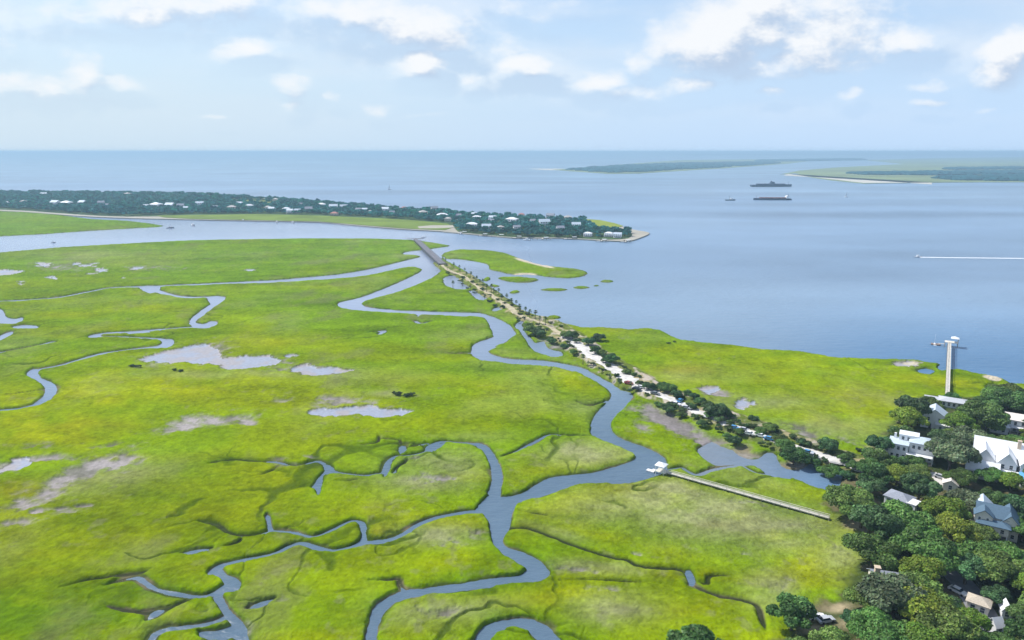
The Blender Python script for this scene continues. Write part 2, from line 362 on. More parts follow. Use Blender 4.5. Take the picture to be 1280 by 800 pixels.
# --- uplands, causeway
UP = [(1150, 498), (1128, 510), (1108, 540), (1075, 572), (1050, 595), (1038, 625), (1040, 655), (1072, 668), (1085, 690), (1062, 712), (1052, 740), (1030, 762), (1000, 768), (985, 790), (950, 850), (900, 935), (880, 990),
      (1900, 990), (1900, 522), (1500, 503), (1290, 490), (1215, 500), (1175, 497)]
up = poly_sd(UP, nn=2)
CW = [(551, 329), (560, 337), (580, 345), (587, 351), (600, 360), (612, 367), (625, 376), (637, 384), (647, 392), (663, 399), (677, 403), (688, 409), (702, 418), (715, 426), (727, 434),
      (740, 444), (752, 452), (765, 460), (777, 468), (790, 476), (806, 486), (825, 493), (841, 500), (857, 507), (872, 514), (891, 521), (906, 529), (925, 535), (937, 539),
      (960, 547), (981, 555), (1006, 562), (1025, 568), (1044, 574), (1062, 578), (1085, 590), (1110, 600)]
cwd = np.full(U.shape, BIG)
def cww(p): return float(np.interp(p[0], [551, 600, 640, 680, 720, 800, 850, 1000, 1060], [7, 8, 6.5, 11, 11, 11, 11, 11, 8]))
pts = smooth_line(CW, 2)
for p, q in zip(pts[:-1], pts[1:]): seg_dist(cwd, p, q, 60, cww(p), cww(q))
cw = -cwd + (fbm(X / 6, Y / 6, 33, 3) - .5) * 5
sd = np.maximum(sd, cw)
# --- mud flats and shallow pools
def blob_field(B, seed, warp=1.0):
    """B: list of px,py,rx,ry,rot,amount -> soft noise-broken field"""
    f = np.zeros(U.shape)
    wn = (fbm(U / 34, V_ / 12, seed, 3) - .5) * 1.5 * warp
    for px, py, rx, ry, ro, a in B:
        s = sl(px - rx * 2.2 - ry * 2, px + rx * 2.2 + ry * 2, py - ry * 3 - rx * .9, py + ry * 3 + rx * .9)
        c, n_ = math.cos(R(ro)), math.sin(R(ro))
        du = U[s] - px; dv = V_[s] - py
        e = ((du * c - dv * n_) / rx) ** 2 + ((du * n_ + dv * c) / ry) ** 2
        g = np.exp(-e * 1.1) * a
        g = np.clip(g + wn[s] * g * 1.2, 0, 1.3)
        np.maximum(f[s], g, out=f[s])
    return f
POND = [[(177, 451), (196, 443), (215, 439), (235, 433.5), (258, 432), (271, 434), (271, 441), (277, 449), (295, 447), (308, 443), (320, 446), (335, 444), (354, 451), (337, 459), (320, 461), (290, 464), (272, 458), (232, 455), (200, 455)],
        [(360, 462), (382, 457.5), (395, 461), (410, 460), (440, 464), (420, 467), (397, 470), (370, 467)], [(355, 447), (362, 444.5), (370, 446), (360, 449)],
        [(385, 516), (420, 512), (445, 507), (470, 510), (495, 514), (512, 516), (500, 520), (470, 524), (445, 520), (402, 522)],
        [(0, 588), (20, 577), (37, 580), (30, 588), (12, 591), (-40, 597), (-40, 588)],
        [(58, 332), (45, 328), (52, 332)], [(46, 333), (62, 329.5), (60, 333)], [(98, 333), (118, 330), (116, 334)], [(120, 339), (130, 336), (134, 340)], [(162, 338), (170, 334), (176, 336), (166, 339)],
        [(-20, 342), (5, 338), (32, 340), (8, 345), (-20, 346)], [(22, 354), (28, 353), (26, 357)], [(62, 347), (70, 345), (68, 350)], [(92, 331), (97, 329), (96, 332)], [(112, 343), (122, 341), (118, 344)],
        [(310, 338), (315, 336.5), (314, 339)], [(150, 348), (158, 346), (156, 349)], [(1112, 458), (1134, 453), (1148, 455), (1138, 460)], [(875, 487), (890, 484), (900, 488), (885, 491)],
        [(916, 503), (930, 501), (940, 507), (925, 511)]]
pond = np.full(U.shape, -BIG)
for p in POND: pond = np.maximum(pond, poly_sd(p, nn=2))
pn = (fbm(X / 8, Y / 8, 51, 5, .65) - .5) * 1.9
pondm = sst(-.30, .26, pond / np.clip(8 * far, 4, 13) + pn * 1.25 + (fbm(X / 3, Y / 3, 53, 3) - .5) * .9)
MUD = [(350, 575, 16, 3, 0, .9), (388, 573, 12, 2.5, 0, .9), (48, 641, 14, 4, 10, 1.1), (76, 638, 12, 3, 8, 1.1), (104, 635, 12, 2.5, 5, 1), (922, 564, 24, 8, -10, 1.1), (880, 556, 16, 5, -20, .9), (235, 531, 36, 9, 12, 1.1), (288, 524, 22, 5, -5, .8), (132, 582, 38, 12, 12, 1.15), (75, 608, 28, 6, 15, .8), (28, 628, 18, 14, 35, .9), (60, 640, 36, 6, 3, .7), (15, 586, 40, 8, 12, .8),
       (355, 503, 20, 5, 0, .55), (415, 500, 16, 4, 0, .75), (240, 445, 70, 14, 8, .75), (330, 455, 40, 10, 0, .7), (400, 465, 44, 7, -2, .65), (450, 516, 66, 10, 0, .65),
       (825, 520, 30, 9, -24, 1.1), (860, 538, 32, 8, -20, 1.0), (805, 533, 18, 10, 0, .6), (930, 568, 60, 14, -12, .9), (1000, 588, 50, 12, -15, .8), (895, 492, 22, 6, -10, .8),
       (1000, 540, 26, 7, -25, .8), (690, 432, 24, 8, -25, .7), (795, 695, 14, 4, -15, .6), (590, 350, 20, 5, -20, .3), (80, 335, 70, 7, 0, .42), (190, 336, 60, 6, 0, .3),
       (600, 672, 26, 10, 0, .42), (570, 685, 30, 8, 0, .38), (755, 740, 30, 6, -5, .35), (50, 560, 50, 6, 0, .35), (520, 575, 30, 5, 0, .25), (1068, 555, 30, 6, -18, .6), (550, 487, 22, 4, 0, .3),
       (200, 545, 40, 4, 0, .3), (930, 700, 40, 12, -30, .3), (975, 735, 25, 12, 0, .3), (1040, 700, 20, 16, 0, .25), (350, 583, 30, 5, 0, .4), (325, 757, 24, 6, 8, .6), (250, 690, 30, 6, 5, .5), (300, 790, 22, 14, 0, .6),
       (1075, 452, 20, 2.4, 0, .3), (1135, 455, 22, 3, -3, .6), (1245, 476, 14, 3, -5, .6), (780, 424, 14, 3, 0, .5), (1120, 695, 30, 10, 0, .2), (262, 527, 60, 8, 5, .9), (310, 530, 20, 5, -10, .7), (110, 590, 60, 12, 22, .95), (40, 630, 50, 12, 22, .85), (300, 452, 60, 9, -6, .8), (345, 462, 30, 5, 0, .7), (440, 505, 60, 6, 0, .6), (60, 575, 50, 7, 5, .7), (845, 535, 60, 10, -22, .9), (950, 575, 70, 9, -14, .7), (720, 715, 50, 6, -8, .45), (545, 600, 50, 8, 0, .42), (560, 770, 40, 9, 0, .45), (900, 625, 60, 8, -10, .42), (20, 655, 40, 6, 10, .6), (130, 560, 40, 3, 8, .5)]
mudf = blob_field(MUD, 71)
mudm = sst(.22, .86, mudf * 1.08 + (fbm(X / 4, Y / 4, 77, 5, .65) - .5) * 1.15 * (mudf > .05))
wetdist = np.clip(sd, 0, 60)
# --- heights
und = (fbm(X / 26, Y / 26, 90, 3) - .5) * .35
gr = (fbm(X / 2.3, Y / 2.3, 93, 3) - .5) * .34 + (fbm(X / .8, Y / .8, 95, 2) - .5) * .22
bank = np.maximum(.8, MP / np.clip(K, .05, 1) * .8) + 4.2 * sst(.48, .72, fbm(X / 13, Y / 13, 97, 3))
base = 1.08 + und + gr
Z = np.where(sd > 0, base * (1 - (1 - np.clip(sd / bank, 0, 1)) ** 2.2), np.maximum(-1.4, sd * .5 - .02))
Z = np.where(sd > 0, Z * (1 - mudm * .72), Z)
Z = np.where(sd > 0, np.maximum(Z - DITCH * 1.35 * (1 + .5 * (fbm(X / 3, Y / 3, 98, 2) - .5)), np.minimum(Z, -.12)), Z)
Z = Z * (1 - pondm) + np.minimum(Z, .10 + (fbm(X / 6, Y / 6, 61, 3) - .5) * .05) * pondm
Z = np.where(sd > 0, np.maximum(Z, np.where(pondm > .5, -.5, .1) * np.clip(sd / bank, 0, 1)), Z)
Z = np.where(sd > 0, np.maximum(Z - RILL * .5, np.minimum(Z, .12)), Z)
upz = sst(-1, 7, up); Z = Z * (1 - upz) + 2.35 * upz
cwz = sst(-.5, 3.5, cw); Z = np.where(cw > -.6, Z * (1 - cwz) + 2.25 * cwz, Z)
# --- colours of the ground, with sky reflection painted into the pools
def C(*a): return np.array(a)
def mixc(a, b, t): return a * (1 - t[..., None]) + b * t[..., None]
n1 = fbm(U / 150 + V_ / 320, V_ / 26, 101, 4); n2 = fbm(X / 34, Y / 34, 111, 4); n3 = fbm(X / 8, Y / 8, 121, 4)
n1b = fbm(X / 120, Y / 170, 104, 4)
GRN, YEL, OLV, PAL, DRK, RUS = C(.135, .238, .0010), C(.245, .292, .0004), C(.165, .205, .0015), C(.255, .275, .125), C(.068, .145, .0010), C(.24, .19, .012)
col = np.broadcast_to(GRN, U.shape + (3,)).copy()
farg = sst(470, 300, V_)
col = mixc(col, C(.122, .232, .010), farg * .8)
YB = [(170, 490, 190, 28, 4, .9), (60, 540, 120, 30, 0, .95), (300, 500, 130, 22, 0, .55), (340, 430, 70, 9, 0, .75), (170, 388, 60, 8, 0, .7), (560, 530, 90, 18, 0, .5), (620, 500, 70, 20, 0, .45), (450, 640, 60, 14, 0, .45), (350, 600, 60, 18, 0, .5),
      (560, 480, 120, 12, -5, .5), (690, 590, 60, 8, 8, .55), (790, 612, 80, 12, 0, .95), (700, 630, 60, 14, 10, .6), (950, 470, 140, 18, 0, .75), (880, 440, 80, 8, 0, .6), (1050, 500, 120, 22, 0, .75), (1180, 480, 80, 8, -5, .85),
      (290, 640, 90, 16, 8, .5), (210, 770, 40, 10, 0, .5), (260, 712, 45, 12, 0, .5), (560, 655, 90, 12, 0, .6), (560, 700, 60, 16, 0, .5), (780, 680, 120, 12, -15, .5), (860, 725, 60, 14, 0, .85), (960, 670, 60, 14, -30, .8), (1010, 710, 35, 26, 0, .7),
      (700, 750, 80, 20, 0, .7), (870, 770, 60, 25, 0, .6), (980, 610, 60, 10, -15, .5), (470, 510, 70, 8, 0, .4), (85, 395, 60, 5, 0, .5), (820, 570, 40, 10, -30, .75), (400, 360, 70, 5, 0, .35), (720, 480, 50, 14, -20, .55), (660, 520, 60, 10, 0, .5),
      (150, 575, 40, 6, 0, .8), (1040, 530, 60, 10, -10, .7)]
OB = [(60, 700, 160, 60, 0, .5), (120, 640, 90, 30, 0, .45), (440, 480, 90, 12, 0, .4), (300, 540, 90, 20, 0, .45), (160, 520, 60, 8, 0, .5), (50, 650, 60, 12, 0, .5), (620, 650, 30, 8, 0, .3), (350, 700, 60, 30, 0, .35)]
PB = [(900, 650, 150, 34, -8, .95), (780, 640, 90, 20, 0, .65), (850, 615, 70, 12, -12, .8), (930, 600, 60, 14, -15, .4), (725, 570, 55, 15, 0, .9), (560, 588, 70, 20, 0, .55), (530, 606, 60, 12, 0, .7), (545, 672, 55, 14, 0, .7), (690, 668, 50, 8, -15, .5), (740, 712, 60, 9, -5, .75),
      (560, 768, 80, 20, 4, .6), (770, 765, 50, 20, 0, .7), (1000, 540, 90, 14, 0, .5), (950, 505, 90, 12, 0, .45), (870, 470, 70, 12, 0, .35), (440, 470, 100, 10, 0, .3), (140, 600, 80, 20, 10, .5), (110, 320, 120, 8, 0, .35), (600, 420, 60, 8, 0, .3),
      (1050, 700, 35, 30, 0, .6), (960, 740, 40, 26, 0, .6), (640, 440, 40, 5, 0, .2), (600, 550, 50, 8, 0, .3), (470, 320, 60, 6, 0, .2), (1110, 500, 60, 8, -10, .3), (740, 510, 40, 10, 0, .4), (250, 470, 60, 6, 0, .4), (480, 495, 40, 5, 0, .4), (330, 470, 80, 4, -4, .35)]
DB = [(470, 415, 50, 4, 0, .8), (600, 465, 50, 5, 0, .5), (60, 365, 60, 6, 0, .4), (560, 440, 80, 8, 0, .45), (230, 420, 60, 8, 0, .45), (110, 760, 130, 34, 5, 1.1), (20, 775, 110, 40, 0, 1.1), (60, 470, 50, 16, 0, .5), (440, 335, 80, 8, 0, .4), (380, 380, 60, 8, 0, .45), (60, 730, 80, 12, 0, .4),
      (250, 590, 70, 10, 20, .45), (470, 560, 50, 8, 0, .4), (700, 545, 60, 8, 0, .35), (620, 740, 60, 6, 0, .3), (540, 755, 10, 12, 0, .4), (860, 415, 40, 3, 0, .6), (1100, 456, 80, 4, 0, .45), (1200, 470, 50, 3, -8, .4), (120, 650, 60, 14, 0, .3), (480, 400, 60, 5, 0, .3)]
col = mixc(col, YEL, np.clip(sst(.45, .75, n1) * .40 + sst(.5, .8, n2) * .3, 0, .65) * (1 - farg * .55))
col = mixc(col, YEL, np.clip(blob_field(YB, 131) * .9, 0, .95))
col = mixc(col, OLV, np.clip(sst(.5, .75, n1b) * .35 + blob_field(OB, 136) * .7, 0, .8))
col = mixc(col, PAL, np.clip(blob_field(PB, 141, .8) * .95 + sst(.55, .8, fbm(X / 40, Y / 60, 143, 4)) * .22, 0, .85))
col = mixc(col, DRK, np.clip(blob_field(DB, 151) * .75 + sst(.6, .8, fbm(X / 50, Y / 30, 153, 4)) * .3, 0, .8))
col = mixc(col, RUS, np.clip(blob_field([(845, 463, 40, 7, 0, .4), (20, 615, 40, 12, 0, .4), (120, 535, 60, 5, 0, .25), (470, 665, 20, 8, 0, .35), (640, 665, 40, 8, 0, .2), (900, 660, 30, 6, 0, .15)], 161), 0, .6))
edgeg = np.exp(-np.clip(sd, 0, 60) / (2.6 * far)) * (sd > 0)
col = mixc(col, C(.090, .200, .0012), edgeg * .7)
col *= (1 + (n3 - .5) * .55 + (fbm(X / 1.9, Y / 1.9, 171, 4, .65) - .5) * .7 + (fbm(X / 60, Y / 14, 172, 4) - .5) * .5)[..., None]
spk = sst(.62, .78, fbm(X / 4.5, Y / 4.5, 175, 4, .6)) * sst(.40, .62, n2)
col = mixc(col, C(.20, .195, .125), spk * .3)
pat = sst(.56, .74, fbm(X / 22, Y / 30, 177, 5, .6)) * sst(.45, .6, fbm(X / 90, Y / 130, 179, 2))
col = mixc(col, C(.165, .165, .085), pat * .35)
MUDC = C(.30, .275, .27)
mc = mixc(np.broadcast_to(MUDC, col.shape), C(.13, .125, .10), sst(.35, .7, fbm(X / 6, Y / 6, 181, 4)))
mc = mixc(mc, C(.21, .185, .20), blob_field([(840, 530, 60, 22, -22, 1)], 183, .3).clip(0, 1) * .8)
mc = mixc(mc, C(.20, .165, .085), blob_field([(985, 588, 22, 9, -15, 1), (930, 562, 26, 8, -12, 1), (1046, 596, 12, 8, 0, 1)], 184, .3).clip(0, 1))
mc = mixc(mc, C(.42, .39, .40), blob_field([(240, 530, 40, 10, 0, .8), (135, 582, 40, 12, 0, .35), (230, 443, 46, 12, 0, .9)], 185, .4).clip(0, 1) * .6)
col = mixc(col, mc, np.clip(mudm * .92, 0, 1))
_ln = (fbm(X / 5, Y / 5, 421, 3) - .5) * .9
lowz = sst(.62, .1, Z + _ln * (sd < 8)) * (sd > -3) * (1 - mudm) * (1 - pondm)
col = mixc(col, mixc(np.broadcast_to(C(.045, .062, .018), col.shape), C(.15, .125, .085), sst(.45, .7, fbm(X / 9, Y / 9, 423, 3))), lowz * .85)
col = mixc(col, C(.045, .085, .004), RILL * .75)
col = mixc(col, C(.022, .032, .014), sst(.35, .8, DITCH) * (sd > .2) * .8)
pc = mixc(np.broadcast_to(C(.30, .34, .40), col.shape), C(.34, .32, .31), sst(.4, .65, fbm(X / 7, Y / 7, 63, 4)))  # turbid shallow water; the pale blue-grey also stands in for reflected sky
col = mixc(col, pc, sst(.35, .75, pondm)); col = mixc(col, C(.10, .11, .05), sst(.05, .3, pondm) * sst(.6, .35, pondm) * .7)
WET = np.clip(sst(.75, 1, pondm) + sst(.6, 1, mudm) * .3, 0, 1)
col = mixc(col, C(.20, .18, .13), sst(.1, -.5, Z) * .7)
# upland soil, sand and lawns
nu = fbm(X / 5, Y / 5, 191, 4)
uc = mixc(np.broadcast_to(C(.05, .075, .02), col.shape), C(.13, .12, .06), sst(.5, .7, nu))
uc = mixc(uc, C(.13, .22, .03), blob_field([(1173, 560, 20, 10, 0, .9), (1175, 532, 18, 4, 0, .9), (1170, 697, 12, 6, 0, .9), (1110, 520, 12, 16, 0, .8), (1230, 538, 30, 5, 0, .9)], 193, .3).clip(0, 1))
uc = mixc(uc, C(.42, .36, .22), blob_field([(1072, 662, 18, 8, 0, .9), (1048, 768, 16, 7, 0, 1.0), (1068, 560, 22, 8, 0, .9), (1085, 548, 20, 5, -20, .8), (1060, 790, 20, 8, 0, .7), (1012, 795, 12, 6, 0, .9), (1222, 755, 16, 8, 0, .9)], 195, .3).clip(0, 1))
col = mixc(col, uc, sst(-2.5, 2.5, up + (nu - .5) * 8))
cc = mixc(np.broadcast_to(C(.12, .165, .025), col.shape), C(.34, .31, .17), sst(.46, .68, fbm(X / 4, Y / 4, 201, 4)))
cc = mixc(cc, C(.50, .45, .38), sst(.5, .72, fbm(X / 3, Y / 5, 203, 3)) * sst(640, 700, U) * .8)
cc = mixc(cc, C(.09, .13, .03), sst(820, 880, U) * sst(.42, .6, fbm(X / 6, Y / 6, 207, 3)) * .8)
col = mixc(col, cc, sst(-1.5, 1.0, cw))
# beaches of pale shell on the seaward shores
sh = blob_field([(668, 330, 30, 2.6, -14, .9), (655, 344, 20, 2, 0, .9), (1240, 474, 16, 3.5, -8, .9), (1138, 455, 14, 3, 0, .9), (690, 443, 10, 3, 0, .5)], 211, .4)
col = mixc(col, C(.55, .50, .36), sst(.35, .6, sh))
col = np.clip(col, .0005, .9); col[..., 1] *= .96; col *= .96

nr, nc = U.shape
idx = np.arange(nr * nc).reshape(nr, nc)
q = np.stack([idx[1:, :-1], idx[1:, 1:], idx[:-1, 1:], idx[:-1, :-1]], -1).reshape(-1, 4)
zf = Z.ravel()
keep = (zf[q] > -.9).any(1)
q = q[keep]
used = np.unique(q); remap = -np.ones(nr * nc, np.int64); remap[used] = np.arange(len(used))
VV = np.stack([X.ravel(), Y.ravel(), zf], -1)[used]
marsh_m = mat('marsh_ground', attr='Col', rough=.95, spec=.0, noise=.16, nscale=.6, bump=.34, bscale=1.1)
_n = marsh_m.node_tree; _b = _n.nodes['Principled BSDF']; _a = _n.nodes.new('ShaderNodeAttribute'); _a.attribute_name = 'wet'
_r = _n.nodes.new('ShaderNodeMapRange'); _r.inputs[3].default_value = .95; _r.inputs[4].default_value = .30; _n.links.new(_a.outputs['Fac'], _r.inputs[0]); _n.links.new(_r.outputs[0], _b.inputs['Roughness'])
_r = _n.nodes.new('ShaderNodeMapRange'); _r.inputs[3].default_value = 0; _r.inputs[4].default_value = .5; _n.links.new(_a.outputs['Fac'], _r.inputs[0]); _n.links.new(_r.outputs[0], _b.inputs['Specular IOR Level'])
_bp = [x for x in _n.nodes if x.type == 'BUMP'][0]; _r = _n.nodes.new('ShaderNodeMapRange'); _r.inputs[3].default_value = 1; _r.inputs[4].default_value = .08; _n.links.new(_a.outputs['Fac'], _r.inputs[0]); _n.links.new(_r.outputs[0], _bp.inputs['Strength'])
me = np_mesh('marsh', VV, remap[q], marsh_m, True, col.reshape(-1, 3)[used])
at = me.attributes.new('wet', 'FLOAT', 'POINT'); at.data.foreach_set('value', WET.ravel()[used].astype(np.float32))
marsh = bpy.data.objects.new('marsh', me); COL.objects.link(marsh); marsh['kind'] = 'structure'
def ground_z(x, y):
    px, py = P(x, y, 1.5)
    i = int(round((py - NV0) / DV)); j = int(round((px - NU0) / DU))
    if 0 <= i < nr and 0 <= j < nc: return float(max(Z[i, j], 0))
    return 1.5

# ================================================================== WATER
az = np.concatenate([np.arange(-180, -45, 6), np.arange(-45, 45.01, .5), np.arange(51, 181, 6)]) * math.pi / 180
rr = np.concatenate([[20], np.geomspace(60, 150000, 230)])
A_, R_ = np.meshgrid(az, rr)
wx, wy = np.sin(A_) * R_, np.cos(A_) * R_
ni, nj = A_.shape
idx = np.arange(ni * nj).reshape(ni, nj)
wq = np.stack([idx[:-1, :-1], idx[:-1, 1:], idx[1:, 1:], idx[1:, :-1]], -1).reshape(-1, 4)
dd = wy * CP + H * SP; pu = np.where(dd > 10, 640 + wx / np.maximum(dd, 10) * F, 0); pv = 400 - (wy * SP - H * CP) / np.maximum(dd, 10) * F
# calm sheltered water behind the barrier island; wind on the harbour
calm = np.clip(sst(640, 420, pu) * sst(262, 285, pv) + sst(600, 480, pu) * sst(285, 300, pv), 0, 1) * (wy > 0)
calm = np.maximum(calm, sst(760, 520, pu) * sst(285, 320, pv) * .9)
calm *= 1 - .85 * sst(400, 560, pv)
streak = fbm(wx / 700, wy / 130, 301, 5); streak2 = fbm(wx / 160, wy / 60, 305, 4)
shoal = sst(.45, .75, fbm(wx / 900, wy / 420, 311, 4))
creekw = (sst(430, 560, pv) * sst(1110, 1080, pu)) * (wy > 0)
pondw = sst(850, 880, pu) * sst(535, 550, pv) * sst(1110, 1080, pu) * sst(660, 630, pv) * (wy > 0)
wcol = np.broadcast_to(C(.175, .262, .375), wx.shape + (3,)).copy()
wcol = mixc(wcol, C(.215, .305, .405), shoal * .7)
wcol = mixc(wcol, C(.24, .29, .40), np.clip(calm, 0, 1))
wcol = mixc(wcol, C(.085, .135, .190), np.clip(creekw, 0, 1))
wcol = mixc(wcol, C(.17, .20, .24), pondw * .8)
wcol = mixc(wcol, C(.21, .31, .40), sst(240, 205, pv) * (wy > 0) * .9)  # far sea painted paler, making up for the thin haze
wcol = mixc(wcol, C(.070, .185, .350), sst(350, 460, pv) * sst(850, 1150, pu) * (wy > 0) * .8)
wcol *= (1 + (streak - .5) * .75 + (streak2 - .5) * .3)[..., None]
VVw = np.stack([wx.ravel(), wy.ravel(), np.zeros(wx.size)], -1)
me = np_mesh('bay_water', VVw, wq, None, False, wcol.reshape(-1, 3))
at = me.attributes.new('calm', 'FLOAT', 'POINT'); at.data.foreach_set('value', np.clip(calm + (streak.ravel().reshape(calm.shape) - .5) * .3, 0, 1).astype(np.float32).ravel())
wm = bpy.data.materials.new('sea_water'); wm.use_nodes = True; nt = wm.node_tree; N = nt.nodes; L = nt.links
b = N['Principled BSDF']; b.inputs['IOR'].default_value = 1.33
a = N.new('ShaderNodeAttribute'); a.attribute_name = 'Col'; L.new(a.outputs['Color'], b.inputs['Base Color'])
a2 = N.new('ShaderNodeAttribute'); a2.attribute_name = 'calm'
mr = N.new('ShaderNodeMapRange'); mr.inputs[3].default_value = .34; mr.inputs[4].default_value = .12; L.new(a2.outputs['Fac'], mr.inputs[0]); L.new(mr.outputs[0], b.inputs['Roughness'])
tc = N.new('ShaderNodeTexCoord'); mp = N.new('ShaderNodeMapping'); mp.inputs['Scale'].default_value = (.10, .22, 1); mp.inputs['Rotation'].default_value = (0, 0, .35); L.new(tc.outputs['Object'], mp.inputs[0])
n = N.new('ShaderNodeTexNoise'); n.inputs['Scale'].default_value = 1; n.inputs['Detail'].default_value = 6; n.inputs['Roughness'].default_value = .6; L.new(mp.outputs[0], n.inputs['Vector'])
mr2 = N.new('ShaderNodeMapRange'); mr2.inputs[3].default_value = .9; mr2.inputs[4].default_value = .2; L.new(a2.outputs['Fac'], mr2.inputs[0])
bp = N.new('ShaderNodeBump'); bp.inputs['Distance'].default_value = 1.1; L.new(mr2.outputs[0], bp.inputs['Strength']); L.new(n.outputs[0], bp.inputs['Height']); L.new(bp.outputs[0], b.inputs['Normal'])
me.materials.append(wm)
water = bpy.data.objects.new('bay_water', me); COL.objects.link(water); water['kind'] = 'structure'

# ================================================================== CAUSEWAY TRACK AND ROADS
def ribbon(name, pts, widths, z, m, jit=0, seed=1, dz=None):
    """flat strip draped at height z; pts in photo coordinates"""
    w = [W(p[0], p[1], z) for p in pts]; w = smooth_line([(a, b_, wd) for (a, b_, _), wd in zip(w, widths)], 6)
    rg = random.Random(seed); V, Fc = [], []
    for i, (x, y, wd) in enumerate(w):
        x0, y0, _ = w[max(0, i - 1)]; x1, y1, _ = w[min(len(w) - 1, i + 1)]
        d = Vector((x1 - x0, y1 - y0)).normalized(); nx, ny = -d.y, d.x
        a1 = wd / 2 + rg.uniform(-jit, jit); a2 = wd / 2 + rg.uniform(-jit, jit)
        V += [(x + nx * a1, y + ny * a1, z), (x - nx * a2, y - ny * a2, z), (x + nx * (a1 + .3), y + ny * (a1 + .3), z - .5), (x - nx * (a2 + .3), y - ny * (a2 + .3), z - .5)]
        if i:
            k = 4 * i; Fc += [(k - 3, k + 1, k, k - 4), (k - 4, k, k + 2, k - 2), (k - 1, k + 3, k + 1, k - 3)]
    b_ = MB(); b_.v = V; b_.f = Fc
    o = b_.build(name, m); o['kind'] = 'structure'; return o
shell = mat('pale_shell_paving', (.60, .58, .55), .85, .2, noise=.22, nscale=.35, bump=.05, bscale=2)
sand = mat('sandy_track', (.42, .37, .25), .9, .1, noise=.25, nscale=.3, bump=.05, bscale=2)
asph = mat('grey_asphalt', (.22, .225, .25), .85, .2, noise=.15, nscale=.5)
ribbon('causeway_path', [c for c in CW if c[0] <= 702], [3.4, 2.8, 2.6, 2.8, 2.6, 3, 3.6, 5.5, 3.4, 2.6, 2.6, 3, 5], 2.31, sand, .8, 3)
ribbon('causeway_road', [c for c in CW if 702 <= c[0] <= 830], [5, 6.5, 7.5, 7.5, 6.5, 7.5, 7.5, 8, 7.5, 6.5, 5.5], 2.33, shell, 1.3, 4)
ribbon('causeway_lane', [c for c in CW if 820 <= c[0]], [5, 5, 4.6, 4.6, 4.5, 4.4, 4.4, 4.4, 4.4, 4.4, 4.6, 4.8, 4.6, 4.6, 4.6, 4.6][:len([c for c in CW if 820 <= c[0]])], 2.315, shell, .7, 5)
ribbon('village_road', [(1178, 702), (1188, 712), (1199, 724), (1210, 738), (1225, 760), (1245, 800), (1265, 860)], [6.5] * 7, 2.42, asph, .05, 6)
ribbon('village_street', [(1136, 722), (1150, 720), (1165, 716), (1182, 709)], [4.5] * 4, 2.40, asph, .05, 8)
ribbon('driveway', [(1164, 590), (1172, 597), (1182, 606), (1196, 612)], [3.5] * 4, 2.40, shell, .2, 7)

# ================================================================== TREES
def leaf_col(rg, base, var=.35):
    k = 1 + rg.uniform(-var, var); return [max(.003, c * k * (1 + rg.uniform(-.08, .08))) for c in base]
def crown_mesh(name, R0, Hh, nl, nleaf, size, seed, base, m, flat=.62, z0=0.0):
    """leaf clumps spread over the surface of many lobes; z from trunk top"""
    g = np.random.default_rng(seed)
    lobes = []
    for i in range(nl):
        a = g.uniform(0, 2 * math.pi); rad = R0 * math.sqrt(g.uniform(0, 1)) * .86
        lr = R0 * g.uniform(.17, .40) * (1.15 - .35 * rad / R0)
        z = z0 + Hh * (flat * math.sqrt(max(0, 1 - (rad / R0) ** 2)) * g.uniform(.55, 1.0) + .12)
        lobes.append((rad * math.cos(a), rad * math.sin(a), z, lr, lr * g.uniform(.6, .85)))
    lobes.append((0, 0, z0 + Hh * .4, R0 * .5, Hh * .3))
    Lb = np.array(lobes)
    wts = Lb[:, 3] ** 2; wts /= wts.sum()
    n = int(nleaf * 1.6)
    li = g.choice(len(Lb), n, p=wts)
    d = g.normal(size=(n, 3)); d /= np.linalg.norm(d, axis=1)[:, None]; d[:, 2] = np.where(d[:, 2] < -.35, -d[:, 2] * .7, d[:, 2])
    rad = g.uniform(.72, 1.06, n)
    lump = 1 + .16 * np.sin(d[:, 0] * 9 + li * 3.1) * np.sin(d[:, 1] * 8 + li) * np.sin(d[:, 2] * 7 + 2 * li)
    rad *= lump
    c = Lb[li, :3] + d * (np.stack([Lb[li, 3], Lb[li, 3], Lb[li, 4]], 1) * rad[:, None])
    inside = np.zeros(n, bool)
    for l in Lb:
        e = ((c[:, 0] - l[0]) / l[3]) ** 2 + ((c[:, 1] - l[1]) / l[3]) ** 2 + ((c[:, 2] - l[2]) / l[4]) ** 2
        inside |= e < .42
    c = c[~inside][:nleaf]; d = d[~inside][:nleaf]; li = li[~inside][:nleaf]; n = len(c)
    nrm = d + g.normal(size=(n, 3)) * .55; nrm[:, 2] += .25; nrm /= np.linalg.norm(nrm, axis=1)[:, None]
    u = np.cross(nrm, g.normal(size=(n, 3))); u /= np.linalg.norm(u, axis=1)[:, None]; w = np.cross(nrm, u)
    s = size * g.uniform(.55, 1.35, n)[:, None]
    V = np.stack([c - u * s, c + w * s * .62 + nrm * s * .15, c + u * s * 1.0, c - w * s * .62 - nrm * s * .1], 1).reshape(-1, 3)
    Fq = np.arange(4 * n).reshape(n, 4)
    lt = g.uniform(.62, 1.4, len(Lb))  # lobe tones imitate sunlit and shaded clumps in the leaf colour
    k = (g.uniform(.72, 1.28, n) * lt[li])[:, None]
    cl = np.clip(np.array(base)[None] * k * (1 + g.uniform(-.12, .12, (n, 3))), .003, .6)
    return np_mesh(name, V, Fq, m, False, np.repeat(cl, 4, 0))
leaf_m = mat('oak_foliage', attr='Col', rough=.55, spec=.25, transl=.22, objvar=.28)
palm_m = mat('palm_foliage', attr='Col', rough=.5, spec=.3, transl=.15, objvar=.2)
bark = mat('tree_bark', (.13, .105, .08), .95, .1, noise=.3, nscale=6, bump=.03, bscale=20)
